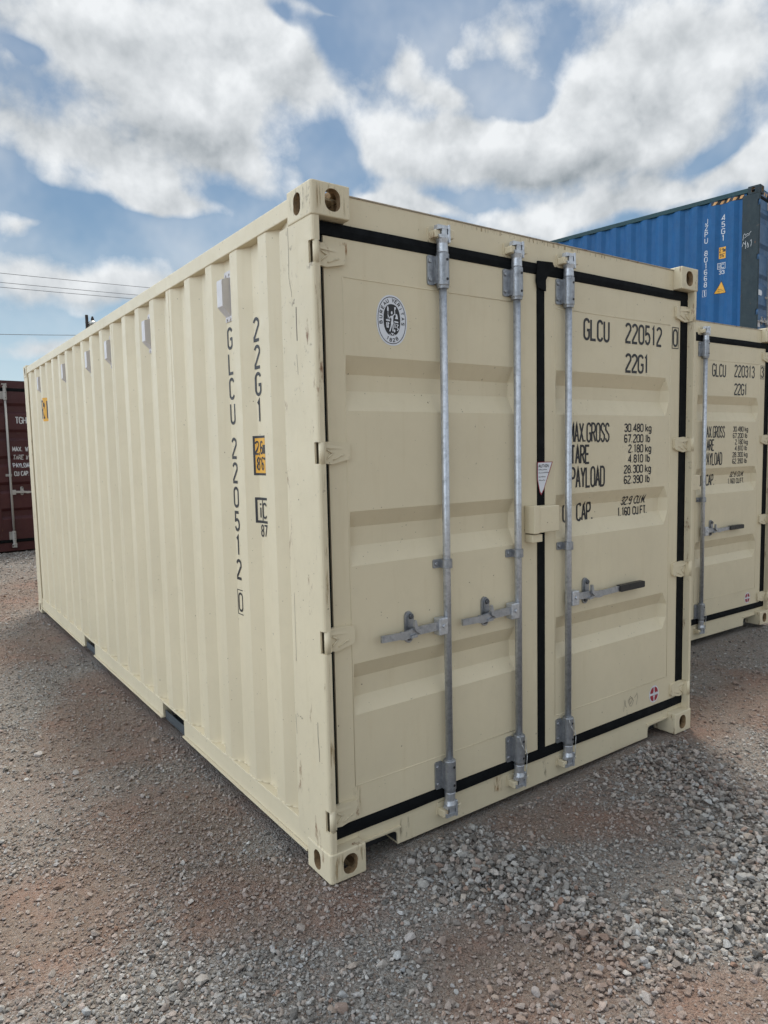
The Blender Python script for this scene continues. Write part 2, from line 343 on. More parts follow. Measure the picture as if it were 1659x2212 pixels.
# ------------------------------------------------------------------ stroke lettering
def arc(cx, cy, rx, ry, a0, a1, n=7):
    return [(cx+rx*math.cos(R(a0+(a1-a0)*i/n)), cy+ry*math.sin(R(a0+(a1-a0)*i/n))) for i in range(n+1)]
q = .20
G = {
 '0': [arc(.5,1-q,.5,q,0,180)+arc(.5,q,.5,q,180,360)+[(1,1-q)]],
 '1': [[(.22,.86),(.55,1),(.55,0)]],
 '2': [arc(.5,1-q,.5,q,170,0)+[(.97,.68),(.03,.12),(.03,0),(1,0)]],
 '3': [arc(.5,.78,.48,.22,165,-80)+arc(.5,.28,.5,.28,80,-165)],
 '4': [[(.78,0),(.78,1),(0,.28),(1,.28)]],
 '5': [[(.92,1),(.1,1),(.08,.55)]+arc(.48,.32,.5,.30,125,-160)],
 '6': [arc(.5,.78,.48,.22,20,180)+[(.02,.3)]+arc(.5,.27,.48,.27,180,540)[0:8]+[(.02,.3)]],
 '7': [[(0,1),(1,1),(.38,0)]],
 '8': [arc(.5,.76,.44,.24,-90,270,12), arc(.5,.26,.5,.26,90,450,12)],
 '9': [arc(.5,.22,.48,.22,200,360)+[(.98,.7)]+arc(.5,.73,.48,.27,0,360,12)],
 'A': [[(0,0),(.5,1),(1,0)], [(.2,.34),(.8,.34)]],
 'B': [[(0,0),(0,1)]+arc(.5,.77,.45,.23,90,-90)+[(0,.54)], arc(.5,.27,.5,.27,90,-90)+[(0,0)]],
 'C': [arc(.5,1-q,.5,q,10,180)+arc(.5,q,.5,q,180,350)],
 'D': [[(0,0),(0,1),(.5,1)]+arc(.5,1-q,.5,q,90,0)+arc(.5,q,.5,q,0,-90)+[(0,0)]],
 'E': [[(1,1),(0,1),(0,0),(1,0)], [(0,.52),(.8,.52)]],
 'F': [[(1,1),(0,1),(0,0)], [(0,.52),(.8,.52)]],
 'G': [arc(.5,1-q,.5,q,10,180)+arc(.5,q,.5,q,180,360)+[(1,.46),(.55,.46)]],
 'H': [[(0,0),(0,1)],[(1,0),(1,1)],[(0,.52),(1,.52)]],
 'I': [[(.5,0),(.5,1)]],
 'J': [[(.9,1),(.9,.2)]+arc(.5,.2,.4,.2,0,-180)],
 'K': [[(0,0),(0,1)],[(1,1),(0,.4)],[(.3,.6),(1,0)]],
 'L': [[(0,1),(0,0),(1,0)]],
 'M': [[(0,0),(0,1),(.5,.3),(1,1),(1,0)]],
 'N': [[(0,0),(0,1),(1,0),(1,1)]],
 'O': None,
 'P': [[(0,0),(0,1)]+arc(.5,.74,.5,.26,90,-90)+[(0,.48)]],
 'R': [[(0,0),(0,1)]+arc(.5,.75,.5,.25,90,-90)+[(0,.5)], [(.45,.5),(1,0)]],
 'S': [arc(.5,.76,.48,.24,15,180)[:7]+[(.05,.66),(.95,.36)]+arc(.5,.24,.48,.24,0,-165)],
 'T': [[(0,1),(1,1)],[(.5,1),(.5,0)]],
 'U': [[(0,1),(0,q)]+arc(.5,q,.5,q,180,360)+[(1,1)]],
 'V': [[(0,1),(.5,0),(1,1)]],
 'W': [[(0,1),(.25,0),(.5,.7),(.75,0),(1,1)]],
 'X': [[(0,1),(1,0)],[(0,0),(1,1)]],
 'Y': [[(0,1),(.5,.5),(1,1)],[(.5,.5),(.5,0)]],
 'Z': [[(0,1),(1,1),(0,0),(1,0)]],
 'i': [[(.5,0),(.5,.7)],[(.5,.86),(.5,1)]],
 'k': [[(0,0),(0,1)],[(.9,.65),(0,.28)],[(.3,.4),(1,0)]],
 'g': [arc(.5,.35,.48,.32,0,360,10), [(.98,.66),(.98,-.1)]+arc(.5,-.1,.48,.17,0,-150)],
 'l': [[(.5,0),(.5,1)]],
 'b': [[(.05,1),(.05,0)], arc(.5,.33,.45,.32,-180,180,10)],
 'm': [[(0,0),(0,.66),(.35,.66),(.5,.5),(.5,0)],[(.5,.5),(.65,.66),(1,.66),(1,0)]],
 '.': [[(.2,0),(.2,.09)]], ',': [[(.5,.14),(.3,-.14)]], "'": [[(.3,1),(.3,.8)]], '"': [[(.2,1),(.2,.8)],[(.6,1),(.6,.8)]],
 '-': [[(.1,.5),(.9,.5)]], ' ': []}
G['O'] = G['0']
NARROW = {'.': .4, ',': .4, "'": .45, '"': .6, 'l': .45, 'i': .5, '1': .8, 'I': .5}

def ribbon(mb, pts, th, fmap, lift, seg=.012):
    "thin band along a 2-D polyline with mitred joints, laid on a surface by fmap(s, t, lift)"
    P = [pts[0]]
    for p in pts[1:]:
        if math.dist(p, P[-1]) > 1e-5: P.append(p)
    closed = math.dist(P[0], P[-1]) < 1e-4
    Q = []
    for a, b in zip(P, P[1:]):
        k = max(1, int(math.dist(a, b)/seg))
        for i in range(k): Q.append((a[0]+(b[0]-a[0])*i/k, a[1]+(b[1]-a[1])*i/k))
    if not closed:
        Q.append(P[-1])
    n = len(Q)
    if n < 2: return
    vs = []
    for i in range(n):
        if closed: a, b, c = Q[i-1], Q[i], Q[(i+1) % n]
        else:
            b = Q[i]; a = Q[i-1] if i else None; c = Q[i+1] if i < n-1 else None
        def nrm(p, r_):
            dx, dy = r_[0]-p[0], r_[1]-p[1]; l = math.hypot(dx, dy) or 1; return (-dy/l, dx/l)
        if a is None: nx, ny = nrm(b, c); k = 1
        elif c is None: nx, ny = nrm(a, b); k = 1
        else:
            n1, n2 = nrm(a, b), nrm(b, c); nx, ny = n1[0]+n2[0], n1[1]+n2[1]; l = math.hypot(nx, ny)
            if l < .2: nx, ny = n1; k = 1
            else: nx, ny = nx/l, ny/l; k = min(1/max(.35, nx*n1[0]+ny*n1[1]), 2.2)
        o = th/2*k
        vs.append(fmap(b[0]+nx*o, b[1]+ny*o, lift)); vs.append(fmap(b[0]-nx*o, b[1]-ny*o, lift))
    fs = [(2*i, 2*i+1, 2*i+3, 2*i+2) for i in range(n-1)]
    if closed: fs.append((2*n-2, 2*n-1, 1, 0))
    mb.add(vs, fs)
def write(mb, text, s0, t0, w, h, gap, th, fmap, lift=.0012, vert=None, slant=0):
    s, t = s0, t0
    for ch in text:
        k = NARROW.get(ch, 1.0)
        if vert is None: ww = w*k
        else: ww = w
        for j, st in enumerate(G[ch]):
            ribbon(mb, [(s+p[0]*ww+slant*p[1]*h, t+p[1]*h) for p in st], th, fmap, lift+.00025*j)
        if vert is None: s += (ww+gap if ch != ' ' else w*.7+gap)
        else: t -= vert
    return s
def fit_write(mb, text, s0, s1, t0, h, th, fmap, gapk=.32, **kw):
    "write text so it spans exactly s0..s1"
    units = sum((NARROW.get(c, 1.0) if c != ' ' else .7)+gapk for c in text)-gapk
    w = (s1-s0)/units
    write(mb, text, s0, t0, w, h, w*gapk, th, fmap, **kw)
def patch(mb, poly, fmap, lift, seg=.02):
    "filled convex polygon laid on a surface: concentric rings towards its centre"
    cx = sum(p[0] for p in poly)/len(poly); cy = sum(p[1] for p in poly)/len(poly)
    P = []
    for a, b in zip(poly, poly[1:]+poly[:1]):
        k = max(1, int(math.dist(a, b)/seg))
        for i in range(k): P.append((a[0]+(b[0]-a[0])*i/k, a[1]+(b[1]-a[1])*i/k))
    n = len(P); rings = 5; vs = []
    for r_ in range(rings):
        f = 1-r_/rings
        vs += [fmap(cx+(p[0]-cx)*f, cy+(p[1]-cy)*f, lift) for p in P]
    vs.append(fmap(cx, cy, lift)); fs = []
    for r_ in range(rings-1): fs += [(r_*n+i, r_*n+(i+1) % n, (r_+1)*n+(i+1) % n, (r_+1)*n+i) for i in range(n)]
    fs += [((rings-1)*n+i, (rings-1)*n+(i+1) % n, rings*n) for i in range(n)]
    mb.add(vs, fs)
def stain_sheet(x0, x1, z0, z1, fmap, lift, mat, parent, name='rust_stain', nx=2, nz=8):
    me = bpy.data.meshes.new(name); vs, fs, uv = [], [], []
    for j in range(nz+1):
        for i in range(nx+1): vs.append(fmap(x0+(x1-x0)*i/nx, z0+(z1-z0)*j/nz, lift))
    for j in range(nz):
        for i in range(nx): fs.append((j*(nx+1)+i, j*(nx+1)+i+1, (j+1)*(nx+1)+i+1, (j+1)*(nx+1)+i))
    me.from_pydata(vs, [], fs); ul = me.uv_layers.new(name='uv')
    for lp in me.loops: ul.data[lp.index].uv = ((lp.vertex_index % (nx+1))/nx, (lp.vertex_index//(nx+1))/nz)
    me.materials.append(mat); o = bpy.data.objects.new(name, me); C.objects.link(o); o.parent = parent; return o

# ------------------------------------------------------------------ container pieces
W = 2.438
_cast = {}
def casting_mesh(sx, sy, sz, mat):
    "hollow corner casting with its rounded openings; built once at the -x -y bottom corner, then mirrored"
    key = (sx, sy, sz, mat.name)
    if key in _cast: return _cast[key]
    bk = ('base', mat.name)
    if bk not in _cast:
        bm = bmesh.new(); bmesh.ops.create_cube(bm, size=1.0)
        for v in bm.verts: v.co = Vector(((v.co.x+.5)*.162, (v.co.y+.5)*.178, (v.co.z+.5)*.118))
        ve = [e for e in bm.edges if all(v.co.x < .01 and v.co.y < .01 for v in e.verts)]
        bmesh.ops.bevel(bm, geom=ve, offset=.013, segments=5, affect='EDGES', profile=.5)
        sh = [e for e in bm.edges if len(e.link_faces) == 2 and e.calc_face_angle(0) > .7]
        bmesh.ops.bevel(bm, geom=sh, offset=.0045, segments=2, affect='EDGES', profile=.5)
        me = bpy.data.meshes.new('corner_casting'); bm.to_mesh(me); bm.free(); me.materials.append(mat)
        o = bpy.data.objects.new('tmp', me); C.objects.link(o); cut = []
        c = MB(); c.box(.026, .150, .026, .166, .024, .110); cut.append(c)
        c = MB(); c.prism(rrect(.089-.032, .089+.032, .059-.0395, .059+.0395, .029, 6), 1, -.02, .05); cut.append(c)
        c = MB(); c.prism(rrect(.1015-.0255, .1015+.0255, .059-.0395, .059+.0395, .0253, 6), 0, -.02, .05); cut.append(c)
        c = MB(); c.prism(stadium(.089, .1015, .0635, .124), 2, -.02, .06); cut.append(c)
        cs = []
        for c in cut:
            co = c.build('tmpc', M_['cavity']); cs.append(co)
            bmx = bmesh.new(); bmx.from_mesh(co.data); bmesh.ops.recalc_face_normals(bmx, faces=bmx.faces); bmx.to_mesh(co.data); bmx.free()
            md = o.modifiers.new('b', 'BOOLEAN'); md.operation = 'DIFFERENCE'; md.solver = 'EXACT'; md.material_mode = 'TRANSFER'; md.object = co
        dg = bpy.context.evaluated_depsgraph_get(); dg.update()
        base = bpy.data.meshes.new_from_object(o.evaluated_get(dg)); base.name = 'corner_casting'
        for x in cs+[o]: bpy.data.objects.remove(x, do_unlink=True)
        _cast[bk] = base
    me = _cast[bk].copy(); flip = sx*sy*sz
    me.transform(Matrix.Diagonal((sx, sy, sz, 1)))
    if flip < 0: me.flip_normals()
    _cast[key] = me; return me

PITCH = .2797
def prof(y, L=6.058, base=.010, deep=.036):
    "corrugation depth of the side panel at y"
    if y < .305 or y > L-.27: return base+deep*.2
    t = (y-.376) % PITCH
    if t < .073: return base
    if t < .141: return base+deep*(t-.073)/.068
    if t < .212: return base+deep
    return base+deep*(1-(t-.212)/(PITCH-.212))
def side_break(L):
    ys = [.20, .31]; k = 0
    while True:
        b = .376+PITCH*k
        if b+PITCH > L-.26: break
        ys += [b, b+.073, b+.141, b+.212]; k += 1
    ys += [b, b+.02, L-.15]
    return ys
def fx(x): return -1.279+(x+1.279)*1.0068        # positions were read off a plane 15 mm in front of the door skin
def fz(z): return 1.645+(z-1.645)*1.0068
YD = .045
RIBS3 = [(2.000, 1.933, 1.871, 1.794), (1.414, 1.350, 1.277, 1.203), (.822, .755, .679, .617)]
def ribs_for(n, H):
    if n == 3: return RIBS3
    out = []
    for i in range(n):
        c = .25+(H-.62)*(i+.6)/n+.1
        out.append((c+.085, c+.04, c-.04, c-.085))
    return out[::-1]
def rib_depth(z, ribs, deep=.036):
    for a, b, c, d in ribs:
        if d < z < a:
            if z > b: return deep*(a-z)/(a-b)
            if z < c: return deep*(z-d)/(c-d)
            return deep
    return 0.

def door_leaf(x0, x1, z0, z1, px0, px1, ribs, left_closed):
    "door skin: flat frame, slightly sunk panel and pressed horizontal recesses with sloping ends"
    zs = sorted({z0, z1, z0+.13, z1-.135} | {v for r in ribs for v in r})
    e = .034; xs = [x0, px0, px0+.004, px0+(.003 if left_closed else 0)+.006, px1-e, px1, x1]
    xs = sorted(set(xs)); mb = MB(); idx = {}
    def dep(x, z):
        d = rib_depth(z, ribs)
        if x <= px0+1e-6 or x >= px1-1e-6: return 0.
        return d
    for j, z in enumerate(zs):
        for i, x in enumerate(xs):
            idx[i, j] = len(mb.v); mb.v.append((x, YD+dep(x, z), z))
    for j in range(len(zs)-1):
        for i in range(len(xs)-1):
            a, b, c, d = idx[i, j], idx[i+1, j], idx[i+1, j+1], idx[i, j+1]
            ya, yb, yc, yd = (mb.v[k][1] for k in (a, b, c, d))
            if abs(ya+yc-yb-yd) > 1e-6:
                if abs(ya-yc) < abs(yb-yd): tr = [(a, b, c), (a, c, d)]
                else: tr = [(a, b, d), (b, c, d)]
                for t in tr: mb.f.append(t); mb.sm.append(False)
            else: mb.f.append((a, b, c, d)); mb.sm.append(False)
    # leaf edges and the inner face
    mb.add([(x0,YD,z0),(x0,YD+.05,z0),(x0,YD+.05,z1),(x0,YD,z1)], [(0,1,2,3)])
    mb.add([(x1,YD,z0),(x1,YD+.05,z0),(x1,YD+.05,z1),(x1,YD,z1)], [(3,2,1,0)])
    mb.add([(x0,YD,z1),(x0,YD+.05,z1),(x1,YD+.05,z1),(x1,YD,z1)], [(0,1,2,3)])
    mb.add([(x0,YD,z0),(x0,YD+.05,z0),(x1,YD+.05,z0),(x1,YD,z0)], [(3,2,1,0)])
    mb.add([(x0,YD+.1,z0),(x1,YD+.1,z0),(x1,YD+.1,z1),(x0,YD+.1,z1)], [(0,1,2,3)])
    # weld beads round the panel
    for z in (z1-.137, z0+.137): mb.tube((px0, YD, z), (px1, YD, z), .0022, n=6)
    for x in (px0-.004, px1+.012): mb.tube((x, YD, z0+.137), (x, YD, z1-.137), .0015, n=6)
    return mb

def bolt(mb, x, y, z, r=.009, d=.006):
    mb.tube((x, y, z), (x, y-d, z), r, r*.75, n=8)

def make_rod(door, x, side, M1, M2, H, kind, loops=False):
    "one locking bar with bearings, cams, clamp and handle; side=-1 handle to the left, +1 to the right"
    top = H-2.591
    y = .018
    mb = MB(); mb.tube((x, y, .30), (x, y, 2.31+top), .0160, n=20)
    # cam ends
    for s, zc in ((1, 2.45+top), (-1, .155)):
        mb.lathe((x, y), [(.0178, zc-.03*s), (.024, zc-.022*s), (.022, zc+.012*s), (.027, zc+.03*s), (.020, zc+.034*s)])
        z1 = zc+.034*s
        mb.rbox(x-.014, x+.014, y-.016, y+.016, min(z1, z1+.045*s), max(z1, z1+.045*s), .003)
        mb.prism([(x-.040, z1+.026*s), (x-.036, z1+.046*s), (x+.028, z1+.046*s), (x+.028, z1+.034*s), (x-.018, z1+.032*s)][::s], 1, y-.018, y+.006)
        mb.prism([(x-.030, z1-.004*s), (x-.034, z1+.008*s), (x+.026, z1+.012*s), (x+.030, z1-.002*s)][::s], 1, y-.02, y+.006)
        mb.rbox(x+.016, x+.026, y-.022, y+.004, min(z1-.02*s, z1+.05*s), max(z1-.02*s, z1+.05*s), .002)
    mb.build('locking_rod', M1, door)
    for z0, z1 in ((2.297+top, 2.423+top), (.190, .320)):
        b = MB(); b.lathe((x, y), [(.016, z0-.012), (.0235, z0-.010), (.0245, z0), (.0270, z0+.003), (.0270, z1-.003), (.0255, z1), (.016, z1+.004)], 24)
        zz0, zz1 = z0+.004, z1-.006
        b.prism(rrect(x-.062, x-.022, zz0, zz1, .008), 1, YD-.007, YD-.0005)
        b.box(x-.032, x-.024, y, YD-.004, zz0+.004, zz1-.004)
        b.box(x-.026, x+.024, y+.004, YD-.001, zz0+.01, zz1-.01)
        for zb in (zz0+.022, zz1-.022): bolt(b, x-.050, YD-.007, zb, .010, .006)
        o = b.build('rod_bearing', M2, door)
        for zb in (zz0+.020, zz1-.020):
            h = MB(); h.tube((x+.002, y-.0235, zb), (x+.0025, y-.0290, zb), .0055, n=10)
            h.build('bearing_hole', M_['black'], door)
    zc = 1.168+top*.4
    b = MB(); b.lathe((x, y), [(.0178, zc-.020), (.0235, zc-.018), (.0235, zc+.018), (.0178, zc+.020)], 20)
    b.prism(rrect(x-.056, x-.012, zc-.018, zc+.018, .006), 1, YD-.006, YD-.0005); b.box(x-.022, x-.014, y, YD-.004, zc-.017, zc+.017)
    bolt(b, x-.040, YD-.006, zc, .010, .006)
    b.build('rod_clamp', M2, door)
    # handle with its hub, catch plate and grip
    s = side; hz = .909
    if kind == 'plain': return
    hb = MB()
    hb.rbox(min(x+s*.012, x+s*.060), max(x+s*.012, x+s*.060), y-.020, y+.020, hz-.036, hz+.036, .004)
    bolt(hb, x+s*.036, y-.020, hz+.002, .009, .006)
    hb.build('handle_hub', M1, door)
    h = MB(); yb = y-.004
    xe = x+s*(.345 if s < 0 else .40)
    def bar(pts, hh, t0=.006):
        for (xa, za), (xb, zb) in zip(pts, pts[1:]):
            h.add([(xa,yb-t0,za-hh),(xb,yb-t0,zb-hh),(xb,yb-t0,zb+hh),(xa,yb-t0,za+hh),(xa,yb+t0,za-hh),(xb,yb+t0,zb-hh),(xb,yb+t0,zb+hh),(xa,yb+t0,za+hh)],
                  [(0,1,2,3),(7,6,5,4),(0,4,5,1),(3,2,6,7),(1,5,6,2),(0,3,7,4)])
    bar([(x+s*.05, hz+.004), (x+s*.16, hz+.001), (x+s*.20, hz-.004), (x+s*.225, hz-.008), (x+s*.25, hz-.006)], .0165)
    bar([(x+s*.25, hz-.006), (xe, hz-.004+(.003 if s > 0 else 0))], .0135)
    h.build('rod_handle', M_['galv_mid'] if M1 is M_['galv'] else M1, door)
    if s > 0:
        g = MB(); g.prism(rrect(xe-.015, xe+.195, hz-.018, hz+.016, .008), 1, yb-.014, yb+.012); g.build('handle_grip', M_['grip'], door)
    px = x+s*.190 if s < 0 else x+.152
    p = MB(); p.prism(stadium(px, .9255, .040, .130), 1, YD-.008, YD-.0005)
    p.prism(stadium(px+.006, .950, .030, .068), 1, YD-.014, YD-.0085)
    p.build('handle_plate', M2, door)
    for zb in (.970, .881):
        p = MB(); bolt(p, px+(.006 if zb > .9 else 0), YD-(.014 if zb > .9 else .008), zb, .0125, .008); p.build('plate_bolt', M_['bolt'], door)
    p = MB()
    p.prism([(px-.002, .958), (px+.007, .960), (px+.014, .932), (px+.034, .910), (px+.030, .898), (px+.004, .916), (px-.004, .935)], 1, -.006, yb-.008)
    p.prism([(px-.016, .899), (px+.014, .902), (px+.014, .890), (px-.016, .888)], 1, -.002, YD-.009)
    p.build('handle_catch', M_['galv_mid'] if M1 is M_['galv'] else M1, door)
    if loops:
        l = MB(); z1 = .318
        pts = [(x-.022, y-.024, z1), (x-.018, y-.034, z1-.03), (x+.002, y-.038, z1-.07), (x+.018, y-.034, z1-.09), (x+.027, y-.018, z1-.06), (x+.024, y-.02, z1-.01)]
        l.path(pts, .0016, 6); l.path([(x+.018, y-.034, z1-.09), (x+.012, y-.036, z1-.13), (x+.016, y-.03, z1-.19), (x+.022, y-.03, z1-.205)], .0018, 6)
        l.build('seal_wire', M_['string'], door)

def make_hinge(door, z0, z1, side, M1):
    "forged hinge blade with a knuckle in the post and two raised ribs"
    zm = (z0+z1)/2; mb = MB()
    def X(x): return x if side < 0 else W-x
    p = [(.030, z0+.002), (.030, z1-.002), (.070, z1+.003), (.150, z1-.002), (.156, z1-.008), (.156, z0+.020), (.148, z0+.012), (.075, z0-.004)]
    p = [(X(a), b) for a, b in p]
    mb.prism(p, 1, .031, YD-.0008)
    mb.tube((X(.022), .013, z0), (X(.022), .013, z1), .0115, n=16)
    mb.box(min(X(.026), X(.04)), max(X(.026), X(.04)), .012, .034, z0+.002, z1-.002)
    mb.add([(X(.036), .026, z1-.006), (X(.112), .031, z1-.016), (X(.128), .031, z1-.026), (X(.036), .024, z1-.022)], [(0,1,2,3)])
    mb.path([(X(.045), .030, z0+.012), (X(.078), .029, zm-.002), (X(.046), .030, z1-.024)], .0035, 6)
    mb.path([(X(.080), .030, z0+.012), (X(.112), .030, z0+.026), (X(.128), .031, z0+.03)], .0028, 6)
    mb.build('hinge', M1, door)

def make_container(loc, rz, label, cat, cfg, group=None):
    L = cfg.get('L', 6.058); H = cfg.get('H', 2.591); top = H-2.591
    mb_, mpost, mrail, mdoor = (M_[k] for k in cfg['mats'])
    root = empty('shipping_container', loc, rz); tag(root, label, cat, group)
    # castings
    for sx, cx in ((1, 0), (-1, W)):
        for sy, cy in ((1, 0), (-1, L)):
            for sz, cz in ((1, 0), (-1, H)):
                o = bpy.data.objects.new('corner_casting', casting_mesh(sx, sy, sz, M_[cfg['cast']])); C.objects.link(o)
                o.parent = root; o.location = (cx, cy, cz)
    zb, zt = .118, H-.118
    hz = [(.203, .286), (.895, .980), (1.600, 1.678), (2.310, 2.388)]
    if top > .1: hz = [(.203, .286), (.98, 1.065), (1.80, 1.88), (2.60, 2.685)]
    # front posts: outer plate, rolled front strip cut away where the hinges swing
    for s in (1, -1):
        def X(x): return x if s > 0 else W-x
        p = MB()
        sh_full = [(.004,.252),(.004,.016),(.007,.008),(.013,.004),(.033,.004),(.033,.062),(.027,.062),(.027,.012),(.016,.012),(.012,.018),(.012,.252)]
        sh_cut = [(.004,.252),(.004,.034),(.012,.034),(.012,.252)]
        cuts = [zb]+[v for h in hz for v in h]+[zt]
        for k, (a, b) in enumerate(zip(cuts, cuts[1:])):
            sh = sh_full if k % 2 == 0 else sh_cut
            p.prism([(X(x), y) for x, y in sh][::s], 2, a, b)
        p.box(min(X(.030), X(.036)), max(X(.030), X(.036)), .040, .0618, zb, zt)
        p.build('corner_post', mpost, root)
        # rear post
        p = MB(); p.prism([(X(x), y) for x, y in [(.004, L-.20), (.004, L-.004), (.16, L-.004), (.16, L-.012), (.012, L-.012), (.012, L-.20)]][::s], 2, zb, zt)
        p.build('corner_post', mpost, root)
    # rails
    for s in (1, -1):
        def X(x): return x if s > 0 else W-x
        p = MB(); lo, hi = sorted((X(.005), X(.065))); p.rbox(lo, hi, .178, L-.178, 2.506+top, 2.574+top, .004); p.build('top_rail', mrail, root)
        p = MB()
        gaps = [(1.60, 1.965), (3.63, 3.975)] if L < 7 else []
        segs = []; y0 = .178
        for a, b in gaps: segs.append((y0, a)); y0 = b
        segs.append((y0, L-.178))
        lo, hi = sorted((X(.009), X(.014)))
        for a, b in segs:
            p.box(lo, hi, a, b, .068, .1515)
            q0, q1 = sorted((X(-.004), X(.055))); p.box(q0, q1, a, b, .058, .0655)
        q0, q1 = sorted((X(.0075), X(.060))); p.rbox(q0, q1, .178, L-.178, .152, .163, .002)
        for a, b in gaps:
            q0, q1 = sorted((X(.014), X(.060)))
            p.box(q0, q1, a-.006, a, .066, .151); p.box(q0, q1, b, b+.006, .066, .151)
        p.build('bottom_rail', mb_, root)
        for a, b in gaps:
            p = MB(); q0, q1 = sorted((X(.020), X(1.1))); p.box(q0, q1, a, b, .149, .1505); p.box(q0, q1, a, b, .052, .058)
            q0, q1 = sorted((X(.022), X(.026))); p.box(q0, q1, a+.001, b-.001, .0585, .104); p.build('forklift_pocket', M_['steel_grey'], root)
    # corrugated sides
    ys = side_break(L)
    for s in (1, -1):
        def X(x): return x if s > 0 else W-x
        p = MB(); vs = []
        for y in ys:
            d = prof(y+1e-7, L); vs += [(X(d), y, .160), (X(d), y, 2.508+top)]
        n = len(ys); p.add(vs, [((2*i, 2*i+1, 2*i+3, 2*i+2) if s > 0 else (2*i+2, 2*i+3, 2*i+1, 2*i)) for i in range(n-1)])
        # weld seams between the panel sheets
        for k in (4, 8, 12, 16):
            yy = .376+PITCH*k+.03
            if yy < L-.4: p.box(*sorted((X(.0088), X(.0105))), yy, yy+.003, .166, 2.504+top)
        rn = random.Random(5); wp = []
        for y0_, y1_ in zip(ys[1:-2], ys[2:-1]):
            k2 = max(1, int((y1_-y0_)/.03))
            for i in range(k2): yy = y0_+(y1_-y0_)*i/k2; wp.append((X(prof(yy, L)-.001), yy, .1655+rn.uniform(-.0012, .0012)))
        p.path(wp, .0032, 5)
        p.build('side_panel', mb_, root)
    # far end, roof, floor
    p = MB(); p.box(.16, W-.16, L-.045, L-.030, .16, 2.45+top); p.box(.162, W-.162, L-.07, L-.006, .03, .165); p.box(.162, W-.162, L-.07, L-.006, 2.46+top, 2.58+top)
    k = 0
    x = .2
    while x < W-.3: p.box(x, x+.10, L-.030, L-.012, .166, 2.459+top); x += .23
    p.build('end_wall', mb_, root)
    p = MB(); p.box(.066, W-.066, .06, L-.06, 2.552+top, 2.560+top)
    y = .25
    while y < L-.3: p.box(.09, W-.09, y, y+.09, 2.5605+top, 2.572+top); y += .21
    p.build('roof_panel', mb_, root)
    p = MB(); p.box(.06, W-.06, .11, L-.08, .1525, .175)
    y = .3
    while y < L-.2: 
        if not (L < 7 and (1.55 < y < 2.0 or 3.6 < y < 4.0)): p.box(.056, W-.056, y, y+.045, .06, .152)
        y += .3
    p.build('floor_frame', M_['dark'], root)
    # door header and sill
    xc0, xc1 = .1625, W-.1625
    p = MB(); p.box(xc0, xc1, .050, .12, 2.468+top, 2.574+top); p.box(.036, xc0, .0545, .12, 2.468+top, 2.472+top); p.box(xc1, W-.036, .0545, .12, 2.468+top, 2.472+top)
    p.build('door_header', mdoor, root)
    p = MB(); p.rbox(xc0, xc1, .046, .125, 2.5745+top, 2.5805+top, .002); p.build('header_lip', M_[cfg.get('lip', 'beige_edge')], root)
    # sill with two notches beside the castings
    p = MB(); n0, n1, nt_ = .166, .352, .080
    poly = [(xc0, .147), (xc0, nt_+.002), (n1-.02, nt_), (n1-.006, nt_-.006), (n1, nt_-.02), (n1, .020), (W-n1, .020), (W-n1, nt_-.02), (W-n1+.006, nt_-.006), (W-n1+.02, nt_), (xc1, nt_+.002), (xc1, .147)]
    p.prism(poly[::-1], 1, .050, .058); p.box(xc0, xc1, .058, .13, .140, .1469); p.box(.036, xc0, .052, .12, .118, .147); p.box(xc1, W-.036, .052, .12, .118, .147)
    for s in (1, -1):
        a, b = sorted((n0, n1+.012)) if s > 0 else sorted((W-n0, W-n1-.012)); p.box(a, b, .040, .0495, .092, .098)
    for s in (1, -1):
        q0, q1 = sorted((.17, n1+.03)) if s > 0 else sorted((W-.17, W-n1-.03))
        kk = MB(); kk.box(q0, q1, .131, .135, .004, .145); kk.box(q0, q1, .0585, .131, .132, .139); kk.box(*sorted(((n1+.001) if s > 0 else W-n1-.001, (n1+.006) if s > 0 else W-n1-.006)), .0585, .1305, .0265, .1315); kk.build('sill_notch_shade', M_['dark'], root)  # added dark plates: shade of the notches put into their colour
    p.prism([(n1, .020), (W-n1, .020), (W-n1, .026), (n1, .026)], 1, .0585, .14)
    p.build('door_sill', mdoor, root)
    if cfg.get('end_only') is None:
        pass
    # doors
    ribs = ribs_for(cfg.get('ribs', 3), H)
    zd0, zd1 = .196, 2.420+top
    doors = {}
    for nm, x0, x1, p0, p1 in (('left', .071, 1.190, .153, 1.072), ('right', 1.240, 2.338, 1.318, 2.240)):
        mb = door_leaf(x0, x1, zd0, zd1, p0, p1, ribs, nm == 'left'); d = mb.build('door', mdoor, root); doors[nm] = d
        sd_ = -1 if nm == 'left' else 1
        for a, b in hz: make_hinge(d, a, b, sd_, mpost if cfg.get('hinge') is None else M_[cfg['hinge']])
    # gaskets: one continuous dark strip round the leaves
    g = MB(); f = .0405
    def wavy(x0, x1, z0, z1, n=14, amp=.0022):
        vs = []; rn = random.Random(int(x0*1000+z0*77))
        for i in range(n+1):
            x = x0+(x1-x0)*i/n; j = rn.uniform(-amp, amp)
            vs += [(x, .060, z0+j), (x, f, z0+j), (x, f-.003, (z0+z1)/2), (x, f, z1+j*.5), (x, .060, z1+j*.5)]
        g.add(vs, [(5*i+k, 5*i+5+k, 5*i+6+k, 5*i+1+k) for i in range(n) for k in range(4)], False)
    wavy(.030, 2.398, 2.4215+top, 2.4675+top); wavy(.040, 2.398, .1475, .1945)
    g.box(.037, .0655, f+.006, .062, .195, 2.421+top); g.box(1.1915, 1.2385, f, .062, .1945, 2.4215+top); g.box(2.3385, 2.401, f, .062, .1945, 2.4215+top)
